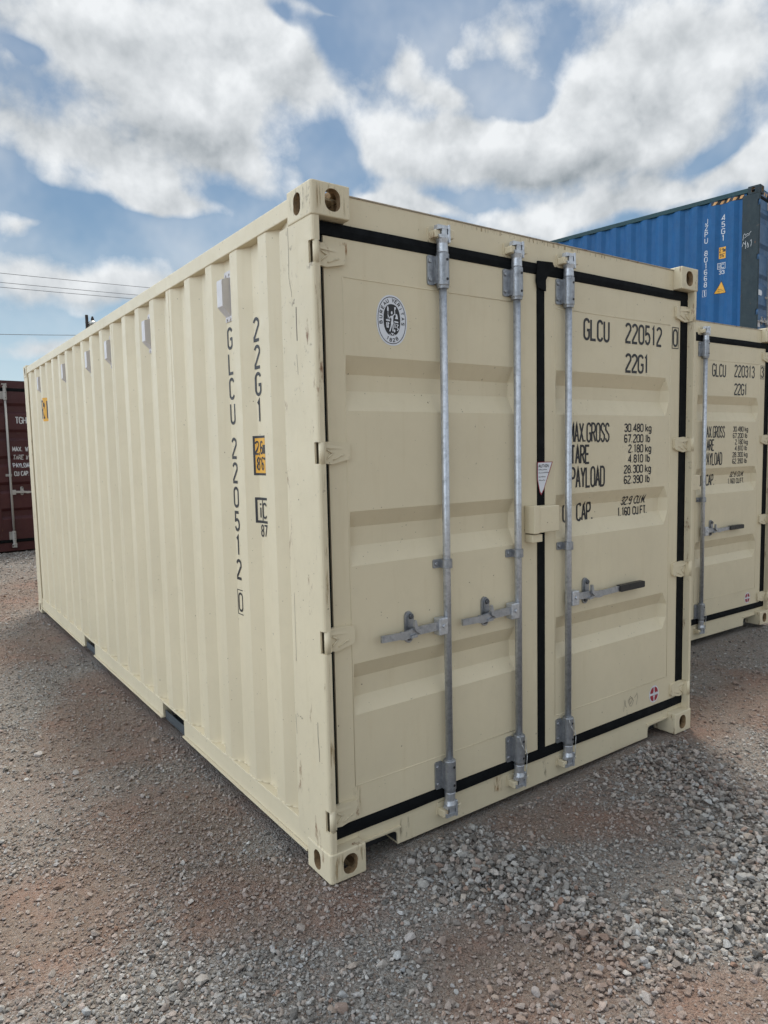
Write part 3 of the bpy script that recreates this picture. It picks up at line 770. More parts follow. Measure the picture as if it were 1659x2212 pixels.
    g.prism([(1.186, 2.478+top), (1.286, 2.484+top), (1.302, 2.456+top), (1.262, 2.43+top), (1.241, 2.40+top), (1.241, 2.35+top), (1.188, 2.36+top), (1.178, 2.39+top)], 1, f-.008, f-.0015)
    g.build('door_gasket', M_['rubber'], root)
    # locking rods
    r1, r2 = M_[cfg['rod']], M_[cfg['rod2']]
    for x, dn_, s, kind, lp in cfg['rods']:
        make_rod(doors[dn_], x, s, r1, r2, H, kind, lp)
        for z in (2.502+top, .100):
            k = MB()
            k.prism(rrect(x-.052, x+.050, z-.034, z+.030, .014), 1, .044, .0498)
            k.rbox(x-.048, x-.022, .004, .045, z-.022, z+.008, .004); k.rbox(x+.026, x+.050, .000, .045, z-.018, z+.018, .004)
            k.build('cam_keeper', mpost, root)
    # lock box over the seam
    if cfg.get('lockbox', True):
        ld = doors['right']
        p = MB(); p.rbox(1.140, 1.276, -.016, .044, 1.252, 1.372, .004); p.box(1.250, 1.276, .0, .0445, 1.262, 1.362); p.build('lock_box', mdoor, ld)
        p = MB(); p.rbox(1.104, 1.139, -.019, .0445, 1.250, 1.378, .003); p.rbox(1.108, 1.176, -.002, .0443, 1.208, 1.2445, .003); p.build('lock_bracket', mdoor, doors['left'])
    # ventilators under the top rail
    for k in cfg.get('vents', ()):
        b = .376+PITCH*k; y0, y1 = b+.145, b+.208; xb = .0455
        for s in (1, -1):
            def X(x): return x if s > 0 else W-x
            p = MB(); q0, q1 = sorted((X(xb-.004), X(xb-.0002))); p.box(q0, q1, y0-.002, y1+.002, 2.236+top, 2.456+top)
            zt_, zb_ = 2.418+top, 2.262+top
            poly = [(X(xb-.0042), zt_+.008), (X(.004), zt_-.004), (X(.002), zt_-.012), (X(.002), zb_+.036), (X(xb-.0042), zb_-.004)]
            p.prism(poly[::s], 1, y0+.004, y1-.002)
            for zc in (2.438+top, 2.245+top):
                for yy in (y0+.014, y1-.014): p.tube((X(xb-.004), yy, zc), (X(xb-.009), yy, zc), .006, n=8)
            p.build('ventilator', M_[cfg.get('vent', 'vent')], root)
    return root, doors

# surface maps for the lettering
def door_map(ribs=RIBS3):
    return lambda s, t, l: (s, YD+rib_depth(t, ribs)-l, t)
def side_map(y0, L=6.058):
    "s runs to the viewer's right, i.e. towards -y"
    return lambda s, t, l: (prof(y0-s, L)-l, y0-s, t)

def door_text(door, number, check, fm):
    F = lambda x0, x1: (fx(x0), fx(x1))
    def line(name, items, th=.013):
        for txt, x0, x1, z0, z1, *k in items:
            mb = MB(); fit_write(mb, txt, fx(x0), fx(x1), fz(z0), fz(z1)-fz(z0), (k[0] if k else th), fm)
            mb.build(name, M_['black'], door)
    mb = MB()
    fit_write(mb, 'GLCU', fx(1.506), fx(1.694), fz(2.155), fz(2.249)-fz(2.155), .013, fm, gapk=.42); mb.build('owner_code', M_['black'], door); mb = MB()
    fit_write(mb, number, fx(1.832), fx(2.138), fz(2.163), fz(2.254)-fz(2.163), .013, fm, gapk=.42); mb.build('serial_number', M_['black'], door); mb = MB()
    fit_write(mb, check, fx(2.250), fx(2.285), fz(2.172), fz(2.257)-fz(2.172), .012, fm)
    x0, x1, z0, z1 = fx(2.239), fx(2.296), fz(2.159), fz(2.269)
    ribbon(mb, [(x0,z0),(x1,z0),(x1,z1),(x0,z1),(x0,z0)], .0045, fm, .0012)
    mb.build('check_digit', M_['black'], door)
    line('size_code', [('22G1', 1.834, 2.022, 2.016, 2.102)])
    a = [('MAX.GROSS', 1.403, 1.700, 1.664, 1.752, .0105), ('TARE', 1.410, 1.546, 1.560, 1.644, .0115), ('PAYLOAD', 1.412, 1.664, 1.444, 1.538, .0115), ('U.', 1.396, 1.446, 1.277, 1.360, .011), ('CAP.', 1.498, 1.622, 1.277, 1.360, .011)]
    b = []
    for txt, x0, z0 in (('30.480', 1.827, 1.712), ('67.200', 1.827, 1.657), ('2.180', 1.862, 1.605), ('4.810', 1.862, 1.553), ('28.300', 1.827, 1.499), ('62.390', 1.827, 1.445)):
        b.append((txt, x0, 1.985, z0, z0+.038, .0072))
    for i, u in enumerate(('kg', 'lb')*3): b.append((u, 2.008, 2.056 if u == 'kg' else 2.046, (1.712, 1.657, 1.605, 1.553, 1.499, 1.445)[i], (1.712, 1.657, 1.605, 1.553, 1.499, 1.445)[i]+.038, .0072))
    b += [('32.9 CU.M.', 1.850, 2.064, 1.333, 1.373, .007), ('1.160 CU.FT.', 1.824, 2.078, 1.276, 1.315, .0075)]
    line('weight_lettering', a+b)

# ------------------------------------------------------------------ the near beige container
BE = dict(mats=('beige', 'beige_worn', 'beige', 'beige'), cast='beige_worn', rod='galv', rod2='galv_dark', vents=(1, 5, 8, 10, 13, 17),
          rods=[(.612, 'left', -1, 'h', False), (1.036, 'left', -1, 'h', True), (1.379, 'right', 1, 'h', True)])
near, nd = make_container((0, 0, 0), 0, 'beige container nearest the camera, oval black and white sticker on its left door', 'shipping container', BE)
fm = door_map()
door_text(nd['right'], '220512', '0', fm)

def text_on_ellipse(mb, txt, cx, cz, rx, rz_, a0, a1, w, h, th, fmap, lift, inward=False):
    n = len(txt)
    for i, ch in enumerate(txt):
        if ch == ' ': continue
        a = R(a0+(a1-a0)*i/(n-1)); px, pz = cx+rx*math.cos(a), cz+rz_*math.sin(a)
        nx, nz = math.cos(a)/rx, math.sin(a)/rz_; l = math.hypot(nx, nz); nx, nz = nx/l, nz/l
        if inward: nx, nz = -nx, -nz
        tx, tz = nz, -nx
        for j, st in enumerate(G[ch]):
            pts = [(px+tx*(p[0]-.5)*w+nx*(p[1]-.5)*h, pz+tz*(p[0]-.5)*w+nz*(p[1]-.5)*h) for p in st]
            ribbon(mb, pts, th, fmap, lift+.0001*j)
def ell(cx, cz, rx, rz_, n=40, pw=1.0): 
    out = []
    for i in range(n):
        a = 2*math.pi*i/n; c, s = math.cos(a), math.sin(a)
        out.append((cx+rx*math.copysign(abs(c)**pw, c), cz+rz_*math.copysign(abs(s)**pw, s)))
    return out
def class_sticker(door):
    cx, cz = fx(.361), fz(2.1415); rx, rz_ = .0735, .0965
    s = MB(); patch(s, ell(cx, cz, rx, rz_, pw=.92), fm, .0010); st = s.build('oval_sticker', M_['white'], door); st['label'] = 'white oval sticker with black emblem and BUREAU VERITAS 1828 around it'
    k = MB(); ribbon(k, (lambda e: e+[e[0]])(ell(cx, cz, rx*.90, rz_*.92, pw=.92)), .0026, fm, .0016)
    patch(k, ell(cx, cz+.002, rx*.545, rz_*.62, pw=.85), fm, .0016)
    text_on_ellipse(k, 'BUREAU VERITAS', cx, cz+.003, rx*.725, rz_*.775, 190, -10, .0095, .0125, .0028, fm, .0017)
    text_on_ellipse(k, '1828', cx, cz, rx*.72, rz_*.78, 245, 295, .0095, .0125, .0028, fm, .0017, inward=True)
    k.build('oval_emblem', M_['black'], door)
    f = MB(); S_ = lambda u, v: (cx+u*rx*.5, cz+v*rz_*.58)
    def poly(pts, lift=.0022): patch(f, [S_(*p) for p in pts], fm, lift, .05)
    def line(pts, th, lift=.0023): ribbon(f, [S_(*p) for p in pts], th, fm, lift)
    patch(f, ell(*S_(-.02, .52), .0040, .0062, 12), fm, .0022, .05)                                   # head
    poly([(-.18,.30),(.20,.34),(.14,.0),(.20,-.22),(-.18,-.22),(-.06,.05)])                             # torso
    line([(.12,.32),(.38,.45),(.36,.78)], .0036); patch(f, ell(*S_(.42,.84), .0042, .0052, 12), fm, .0025, .05)
    line([(-.14,.28),(-.30,.12),(-.55,.36)], .0034); line([(-.52,.05),(-.52,.60)], .0018, .0026); poly([(-.62,.62),(-.42,.62),(-.42,.82),(-.52,.98),(-.62,.85)])
    line([(-.05,-.20),(-.14,-.45),(-.32,-.76)], .0054); line([(.08,-.20),(.12,-.45),(.08,-.74)], .0052)
    poly([(-.78,.05),(-.25,.03),(-.25,-.07),(-.78,-.05)]); poly([(.30,-.02),(.82,-.05),(.82,-.15),(.30,-.12)])
    line([(-.72,-.16),(-.66,-.48),(-.50,-.48),(-.52,-.18),(-.38,-.24)], .0046); poly([(.38,.12),(.80,.12),(.72,.36),(.66,.46),(.46,.46),(.52,.30)])
    line([(.36,-.18),(.38,-.50)], .0044); line([(.56,-.24),(.80,-.28),(.60,-.44),(.84,-.56),(.62,-.68)], .0034); patch(f, ell(*S_(.30,-.70), .0040, .0060, 12), fm, .0025, .05)
    poly([(-.24,-.86),(.22,-.86),(.10,-.92),(.06,-.99),(-.06,-.99),(-.06,-.92)]); poly([(-.44,-.92),(-.18,-.96),(-.26,-1.01)]); poly([(.12,-.96),(.42,-.94),(.28,-1.01)])
    f.build('oval_emblem_figure', M_['white'], door)
class_sticker(nd['left'])

def warning_triangle(door):
    f_ = lambda s, t, l: (s, .0385-l, t)
    pts = [(1.186, 1.5735), (1.292, 1.5735), (1.228, 1.440), (1.212, 1.419), (1.202, 1.432), (1.186, 1.490)]
    a = MB(); patch(a, pts, f_, .0004, .03); o = a.build('warning_sticker', M_['red'], door); o['label'] = 'white triangular warning sticker with a dark red border'
    c = (1.219, 1.53); b = MB(); patch(b, [(c[0]+(x-c[0])*.90, c[1]+(z-c[1])*.93) for x, z in pts], f_, .0009, .03); b.build('warning_sticker_face', M_['white'], door)
    t = MB(); fit_write(t, 'AUTION', 1.193, 1.262, 1.549, .012, .0028, f_, lift=.0014)
    for z, x1, n in ((1.535, 1.250, 7), (1.521, 1.258, 9), (1.502, 1.242, 6), (1.486, 1.236, 6)):
        rn = random.Random(int(z*1000)); x = 1.194
        while x < x1:
            w_ = rn.uniform(.004, .009); ribbon(t, [(x, z), (x+w_*.4, z+rn.uniform(.002, .006)), (x+w_, z+.001)], .002, f_, .0014); x += w_+.002
    t.build('warning_text', M_['black'], door)
warning_triangle(nd['right'])

def round_sticker(door, broken=False):
    cx, cz, rx, rz_ = fx(2.111), fz(.268), .045, .048
    a = MB(); patch(a, ell(cx, cz, rx, rz_), fm, .001); a.build('round_sticker', M_['white'], door)
    b = MB()
    for s_, t_ in ((-1, 1), (1, 1), (-1, -1), (1, -1)):
        seg = [(cx+s_*.004, cz+t_*.006)]+[(cx+s_*(.004+(rx*.80-.004)*math.cos(R(a_))), cz+t_*(.006+(rz_*.84-.006)*math.sin(R(a_)))) for a_ in (0, 22, 45, 67, 90)]
        patch(b, seg, fm, .0016, .02)
    b.build('round_sticker_print', M_['red'], door)
    c = MB()
    for st in ([(-.55,-.05),(-.2,.05),(-.15,.3)], [(-.2,-.35),(.02,.0),(.25,.1),(.6,.12)], [(.1,-.4),(.1,.3)], [(.3,-.2),(.5,-.1),(.4,.2)]):
        ribbon(c, [(cx+u*rx, cz+v*rz_) for u, v in st], .0035, fm, .0021)
    c.build('round_sticker_mark', M_['white'], door)
round_sticker(nd['right'])
def scrawl(door):
    a = MB(); X0, Z0, k = fx(1.838), fz(.232), 1
    for st in ([(0,.0),(.012,.062),(.018,.025),(.028,.018)], [(.055,.022),(.04,.05),(.06,.072),(.078,.05),(.06,.03),(.05,.055),(.074,.062),(.088,.040),(.07,.015),(.052,.02)], [(.095,.055),(.118,.075),(.124,.05),(.112,.012)], [(.03,-.01),(.034,-.03)]):
        ribbon(a, [(X0+u, Z0+v) for u, v in st], .0022, fm, .001)
    a.build('marker_scribble', M_['pencil'], door)
scrawl(nd['right'])

# lettering on the near side: characters stand on the recessed flats of the corrugation
def side_text(root):
    a = MB(); f = side_map(0)                # s = -y
    def vert(txt, yc, z_top, w, h, step, th):
        for i, ch in enumerate(txt):
            if ch == ' ': continue
            for j, st in enumerate(G[ch]):
                ribbon(a, [(-(yc+w/2)+p[0]*w, z_top-h-i*step+p[1]*h) for p in st], th, f, .0012+.0002*j, .01)
    vert('GLCU', .838, 2.206, .044, .087, .1125, .0135)
    a.build('owner_code', M_['black'], root); a = MB()
    vert('220512', .838, 1.710, .044, .085, .1125, .0135)
    a.build('serial_number', M_['black'], root); a = MB()
    vert('0', .834, .992, .040, .082, .1, .0105)
    x0, x1, z0, z1 = -.866, -.802, .893, 1.008
    ribbon(a, [(x0,z0),(x1,z0),(x1,z1),(x0,z1),(x0,z0)], .004, f, .0012)
    a.build('check_digit', M_['black'], root); a = MB()
    vert('22G1', .563, 2.206, .044, .088, .1135, .0135)
    a.build('size_code', M_['black'], root)
    # height mark
    b = MB()
    def rect(mb, y_hi, y_lo, z0, z1, lift, n=24):
        vs = []
        for i in range(n+1):
            y = y_hi+(y_lo-y_hi)*i/n; vs += [f(-y, z0, lift), f(-y, z1, lift)]
        mb.add(vs, [(2*i, 2*i+2, 2*i+3, 2*i+1) for i in range(n)])
    rect(b, .612, .462, 1.548, 1.717, .0010); b.build('height_mark_border', M_['black'], root)
    b = MB(); rect(b, .601, .474, 1.558, 1.707, .0016); b.build('height_mark', M_['yellow'], root)
    b = MB(); fit_write(b, '2,6m', -.599, -.520, 1.640, .052, .0075, f, lift=.0022); fit_write(b, "8'6\"", -.592, -.520, 1.572, .052, .0075, f, lift=.0022); b.build('height_mark_text', M_['black'], root)
    b = MB(); z0, z1 = 1.347, 1.447
    ribbon(b, [(-.606,z0),(-.485,z0),(-.485,z1),(-.606,z1),(-.606,z0)], .011, f, .0012); ribbon(b, [(-.565,z0),(-.565,z1)], .006, f, .0015)
    fit_write(b, 'i', -.592, -.575, z0+.018, .062, .011, f); fit_write(b, 'C', -.560, -.530, z0+.018, .062, .009, f, lift=.0016)
    fit_write(b, '87', -.584, -.530, 1.285, .047, .008, f); b.build('operator_mark', M_['black'], root)
    b = MB(); rect(b, 5.166, 5.005, 1.985, 2.205, .0012); b.build('yellow_side_mark', M_['yellow'], root)
    b = MB(); fit_write(b, 'RI', -5.190, -5.062, 2.010, .165, .020, f, lift=.002); b.build('side_mark_text', M_['black'], root)
side_text(near)
# weathering on the near container
pm = lambda s, t, l: (.004-l, -s, t)      # side face of the corner post
def scratches(root):
    a = MB()
    for pts, th in (([(.183,2.470),(.181,2.394),(.185,2.292),(.176,2.26),(.168,2.235),(.167,2.218)], .0022), ([(.137,2.176),(.138,2.103),(.1365,2.054)], .006), ([(.143,2.005),(.137,1.931)], .0018),
                    ([(.071,.619),(.0725,.565),(.067,.513),(.066,.465)], .0035), ([(.225,1.096),(.226,.822)], .0018), ([(.246,.60),(.240,.52)], .002)):
        ribbon(a, [(-y, z) for y, z in pts], th, pm, .0006); a.build('paint_scratch', M_['pencil'], root); a = MB()
    ribbon(a, [(-.233,.607),(-.226,.60),(-.229,.592)], .002, pm, .0008); ribbon(a, [(-.212,.598),(-.204,.604),(-.196,.594),(-.188,.602)], .0018, pm, .0008)
    a.build('pen_scribble', M_['pencil'], root)
    jm = lambda s, t, l: (s, .004-l, t)
    stain_sheet(.013, .036, 1.70, 2.30, jm, .0008, M_['rust_streak'], root); stain_sheet(.014, .036, .30, .88, jm, .0008, M_['rust_streak'], root)
    stain_sheet(.014, .036, 1.00, 1.58, jm, .0008, M_['rust_streak'], root); 
    sm = lambda s, t, l: (s, .050-l, t); dmf = lambda s, t, l: (s, YD-l, t)
    stain_sheet(.93-.03, .93+.03, .060, .146, sm, .0008, M_['rust_spot'], root); stain_sheet(1.2, 1.26, .03, .14, sm, .0008, M_['grime'], root)
    stain_sheet(.36, .42, .03, .13, sm, .0008, M_['grime'], root); stain_sheet(.135, .175, .205, .34, dmf, .0008, M_['rust_streak'], root)
    stain_sheet(.14, .175, 2.36, 2.41, dmf, .0008, M_['rust_spot'], root); stain_sheet(1.20, 1.235, 1.31, 1.345, lambda s, t, l: (s, -.016-l, t), .0006, M_['grime'], root)
    stain_sheet(.60, 1.9, 2.555, 2.574, sm, .0008, M_['rust_streak'], root, nx=24)
    cf = lambda s, t, l: (s, -l, t)
    stain_sheet(.012, .15, 2.478, 2.588, cf, .0006, M_['rust_streak'], root); stain_sheet(.012, .06, .004, .112, cf, .0006, M_['rust_streak'], root); stain_sheet(.12, .16, .05, .112, cf, .0006, M_['rust_streak'], root)
    ps = lambda s, t, l: (-l, -s, t); stain_sheet(-.165, -.012, 2.50, 2.588, ps, .0006, M_['grime'], root)
scratches(near)

# ------------------------------------------------------------------ the second beige container
b2, bd = make_container((2.6899, .9025, .0235), -.0198, 'beige container standing beside and behind the nearest one, number 220313', 'shipping container', BE)
door_text(bd['right'], '220313', '3', fm); round_sticker(bd['right'])

# ------------------------------------------------------------------ blue forty-foot box stacked behind, and the box carrying it
BLUE_LOC = (9.707, 3.33); BLUE_RZ = R(8.1)
BL = dict(mats=('blue', 'blue_post', 'green_rail', 'blue_door'), cast='blue_post', rod='white_rod', rod2='white_rod', L=12.192, H=2.896, ribs=5, lip='blue_post', vent='blue', hinge='blue_door', lockbox=False,
          rods=[(.50, 'left', -1, 'h', False), (1.0, 'left', -1, 'h', False), (1.44, 'right', 1, 'h', False), (2.0, 'right', 1, 'h', False)])
blue, bld = make_container(BLUE_LOC+(2.593,), BLUE_RZ, 'long blue container with dark scraped corner post stacked above and behind the beige ones', 'shipping container', BL)
sup = dict(BL); sup.update(mats=('maroon', 'maroon', 'maroon', 'maroon'), cast='maroon_dark', H=2.591, lip='maroon_dark', hinge='maroon', vents=())
make_container(BLUE_LOC+(0,), BLUE_RZ, 'long maroon container on the ground carrying the blue container', 'shipping container', sup)
def blue_marks(root, door):
    LB = 12.192; f = lambda s, t, l: (prof(-s, LB)-l, -s, t); a = MB()
    def vert(txt, yc, z_top, w, h, step, th, mb):
        for i, ch in enumerate(txt):
            if ch == ' ': continue
            for j, st in enumerate(G[ch]):
                ribbon(mb, [(-(yc+w/2)+p[0]*w, z_top-h-i*step+p[1]*h) for p in st], th, f, .0022+.0004*j, .01)
    vert('JZPU 801668', .800, 2.580, .048, .074, .0975, .011, a); vert('1', .815, 1.470, .04, .075, .1, .012, a)
    ribbon(a, [(-.846,1.383),(-.786,1.383),(-.786,1.485),(-.846,1.485),(-.846,1.383)], .005, f, .002)
    a.build('serial_number', M_['wletter'], root); a = MB()
    vert('45G1', .543, 2.585, .048, .078, .103, .011, a)
    a.build('size_code', M_['wletter'], root); a = MB()
    z0, z1 = 1.768, 1.858; ribbon(a, [(-.612,z0),(-.500,z0),(-.500,z1),(-.612,z1),(-.612,z0)], .008, f, .002); ribbon(a, [(-.578,z0),(-.578,z1)], .006, f, .0024)
    fit_write(a, 'i', -.602, -.588, z0+.016, .056, .009, f, lift=.002); fit_write(a, 'C', -.565, -.518, z0+.016, .056, .009, f, lift=.0026); fit_write(a, '33', -.595, -.515, 1.690, .052, .010, f, lift=.002)
    a.build('operator_mark', M_['wletter'], root)
    def rect(mb, y_hi, y_lo, z0, z1, lift, n=16):
        vs = []
        for i in range(n+1):
            y = y_hi+(y_lo-y_hi)*i/n; vs += [f(-y, z0, lift), f(-y, z1, lift)]
        mb.add(vs, [(2*i, 2*i+2, 2*i+3, 2*i+1) for i in range(n)])
    b = MB(); rect(b, .600, .496, 1.925, 2.100, .0016); b.build('height_mark', M_['yellow'], root)
    b = MB(); fit_write(b, '2.9m', -.592, -.504, 2.025, .055, .009, f, lift=.0024); fit_write(b, "9'6\"", -.585, -.512, 1.945, .055, .009, f, lift=.0024); b.build('height_mark_text', M_['black'], root)
    tri = [(-.664, 1.388), (-.474, 1.388), (-.556, 1.592)]; c = (-.565, 1.456)
    b = MB(); patch(b, tri, f, .0016, .02); b.build('warning_triangle_border', M_['black'], root)
    b = MB(); patch(b, [(c[0]+(s-c[0])*.86, c[1]+(t-c[1])*.86) for s, t in tri], f, .0026, .02); b.build('warning_triangle', M_['yellow'], root)
    b = MB(); ribbon(b, [(-.60,1.455),(-.535,1.455)], .006, f, .0034); ribbon(b, [(-.61,1.43),(-.525,1.43)], .006, f, .0034); b.build('warning_triangle_text', M_['black'], root)
    # hazard stripes under the rail and on the header
    b = MB(); rect(b, .72, .262, 2.752, 2.806, .0016, 30); b.build('hazard_band', M_['black'], root)
    b = MB()
    for k in range(5):
        y = .70-k*.098; sv = [(-(y), 2.756), (-(y-.045), 2.756), (-(y-.075), 2.802), (-(y-.03), 2.802)]; patch(b, sv, f, .003, .02)
    hm = lambda s, t, l: (s, .050-l, t)
    for k in range(3): x = .20+k*.09; patch(b, [(x, 2.80), (x+.045, 2.80), (x+.065, 2.855), (x+.02, 2.855)], hm, .002, .1)
    b.build('hazard_stripe', M_['orange'], root)
    g = MB(); pg = lambda s, t, l: (.004-l, -s, t)
    for st in ([(-.235,2.12),(-.225,2.20),(-.21,2.215),(-.195,2.19),(-.175,2.21),(-.15,2.20),(-.12,2.235)], [(-.215,2.15),(-.18,2.175),(-.14,2.19)], [(-.245,2.03),(-.225,2.09),(-.20,2.055),(-.195,2.11),(-.195,1.99)], [(-.175,2.01),(-.165,2.08),(-.15,2.02),(-.165,2.0)], [(-.13,2.09),(-.115,2.11),(-.11,2.07),(-.12,2.01)]):
        ribbon(g, st, .0045, pg, .001)
    g.build('chalk_scrawl', M_['wletter'], root)
    dm = lambda s, t, l: (s, YD-.0-l, t)
    s_ = MB(); patch(s_, rrect(.10, .30, 1.30, 1.38, .035), dm, .002, .05); s_.build('door_label', M_['white'], door)
    s_ = MB(); patch(s_, [(.14, .82), (.25, .82), (.25, .92), (.14, .92)], dm, .002, .1); s_.build('data_plate', M_['vent'], door)
    s_ = MB(); patch(s_, [(.54, 1.25), (.66, 1.25), (.66, 1.34), (.54, 1.34)], dm, .002, .1); s_.build('orange_label', M_['orange'], door)
blue_marks(blue, bld['left'])

# ------------------------------------------------------------------ maroon container beyond the left end
RD = dict(mats=('maroon', 'maroon', 'maroon_dark', 'maroon'), cast='maroon_dark', rod='white_rod', rod2='white_rod', ribs=5, lip='maroon_dark', hinge='maroon', lockbox=False,
          rods=[(.38, 'left', -1, 'h', False), (.98, 'left', -1, 'h', False), (1.462, 'right', 1, 'h', False), (2.08, 'right', -1, 'h', False)])
red, rdd = make_container((-1.16, 9.5, .22), R(6), 'dark maroon container with white lettering beyond the far end of the nearest one', 'shipping container', RD)
rm = door_map(ribs_for(5, 2.591)); a = MB()
fit_write(a, 'TGHU', 1.592, 1.792, 1.945, .092, .013, rm, gapk=.3)
fit_write(a, 'MAX. WT.', 1.527, 1.80, 1.527, .062, .011, rm); fit_write(a, 'TARE WT.', 1.533, 1.80, 1.404, .062, .011, rm)
fit_write(a, 'PAYLOAD', 1.525, 1.775, 1.281, .062, .011, rm); fit_write(a, 'CU CAP.', 1.530, 1.735, 1.157, .062, .011, rm)
a.build('door_lettering', M_['wletter'], rdd['right'])

# ------------------------------------------------------------------ ground
def vnoise(x, y, seed=0):
    xi = np.floor(x).astype(np.int64); yi = np.floor(y).astype(np.int64); xf = x-xi; yf = y-yi
    def h(a, b):
        n = (a*374761393+b*668265263+seed*974634777) & 0x7fffffff
        n = ((n ^ (n >> 13))*1274126177) & 0x7fffffff
        return ((n ^ (n >> 16)) & 0xffff)/65535.0
    u = xf*xf*(3-2*xf); v = yf*yf*(3-2*yf)
    return (h(xi, yi)*(1-u)+h(xi+1, yi)*u)*(1-v)+(h(xi, yi+1)*(1-u)+h(xi+1, yi+1)*u)*v
def fbm(x, y, oct=4, seed=0):
    s = 0; a = .5; t = 0
    for i in range(oct): s = s+a*vnoise(x*2**i, y*2**i, seed+i*17); t += a; a *= .5
    return s/t
def sstep(x, a, b): t = np.clip((x-a)/(b-a), 0, 1); return t*t*(3-2*t)
def capsule(x, y, pts, r):
    d = np.full(np.shape(x), 1e9)
    if len(pts) == 1: pts = pts*2
    for (ax, ay), (bx, by) in zip(pts, pts[1:]):
        vx, vy = bx-ax, by-ay; L2 = vx*vx+vy*vy+1e-9
        t = np.clip(((x-ax)*vx+(y-ay)*vy)/L2, 0, 1); d = np.minimum(d, np.hypot(x-ax-t*vx, y-ay-t*vy))
    return d/r
def footprint(x, y):
    "signed-ish distance to the nearest container wall (negative inside)"
    d = np.full(np.shape(x), 1e9)
    for ox, oy, rz, L in ((0, 0, 0, 6.058), (2.69, .9025, -.0198, 6.058), (9.707, 3.33, BLUE_RZ, 12.19), (-1.16, 9.5, R(6), 6.058)):
        c, s = math.cos(rz), math.sin(rz); u = (x-ox)*c+(y-oy)*s; v = -(x-ox)*s+(y-oy)*c
        d = np.minimum(d, np.maximum(np.maximum(-u, u-W), np.maximum(-v, v-L)))
    return d
def height(x, y):
    fp = footprint(x, y)
    h = (fbm(x*1.1, y*1.1, 4, 5)-.5)*.05*sstep(fp, .05, .9)-.004
    h = h+.016*np.clip(1-coarse(x, y), 0, 1)
    h = h+.222*sstep(y, 6.6, 9.3)*(1-sstep(x, 2.6, 4.6))
    return h-.012*sstep(-fp, -.02, .15)
def dirt(x, y):
    w = (fbm(x*2.3, y*2.3, 4, 11)-.5)*1.6
    m = np.zeros(np.shape(x))
    for pts, r in (([(-.85,.50),(-.40,.85)], .40), ([(-.30,1.9),(-.05,3.1)], .34), ([(-.45,4.3),(.0,5.0)], .5), ([(.90,-.15),(1.30,-.42)], .20), ([(.20,-.62),(.36,-.80)], .24),
                   ([(.55,-1.15),(.75,-1.25)], .16), ([(2.75,.25),(2.5,.0)], .22), ([(-.05,-.05),(-.35,.2)], .22), ([(-.6,6.4),(.2,7.2)], .6), ([(3.0,-.2),(3.6,.3)], .3)):
        m = np.maximum(m, 1-sstep(capsule(x, y, pts, r)+w, .45, 1.35))
    g = sstep(fbm(x*.9, y*.9, 4, 23), .52, .66)*.38
    return np.clip(np.maximum(m, g), 0, 1)
C1 = [(.52,.0),(.50,-.28),(.60,-.50),(.64,-.85)]; C2 = [(1.95,.10),(1.72,-.30),(1.62,-.70),(1.15,-1.15)]
def coarse(x, y):
    w = (fbm(x*3.1, y*3.1, 3, 31)-.5)*.9
    return np.minimum(capsule(x, y, C1, .27), capsule(x, y, C2, .34))+w
def axis(lo, hi, step, far, g=1.25):
    a = list(np.arange(lo, hi+1e-6, step)); s = step; v = hi
    while v < far: s *= g; v += s; a.append(v)
    s = step; v = lo
    while v > -far: s *= g; v -= s; a.insert(0, v)
    return np.array(a)
ax_, ay_ = axis(-2.6, 4.4, .035, 1500), axis(-2.4, 10.4, .045, 1500)
XX, YY = np.meshgrid(ax_, ay_); ZZ = height(XX, YY)
nx, ny = len(ax_), len(ay_)
me = bpy.data.meshes.new('ground'); me.vertices.add(nx*ny); me.vertices.foreach_set('co', np.stack([XX, YY, ZZ], -1).ravel())
i0 = (np.arange(ny-1)[:, None]*nx+np.arange(nx-1)[None]).ravel(); fi = np.stack([i0, i0+1, i0+nx+1, i0+nx], -1).ravel()
me.loops.add(len(fi)); me.loops.foreach_set('vertex_index', fi); me.polygons.add(len(i0)); me.polygons.foreach_set('loop_start', np.arange(len(i0))*4)
me.polygons.foreach_set('use_smooth', np.ones(len(i0), bool)); me.update()
at = me.attributes.new('dirt', 'FLOAT', 'POINT'); at.data.foreach_set('value', dirt(XX, YY).ravel().astype(np.float32))
ground = bpy.data.objects.new('ground', me); C.objects.link(ground); tag(ground, kind='structure')
DIRTC = (.27, .18, .125)
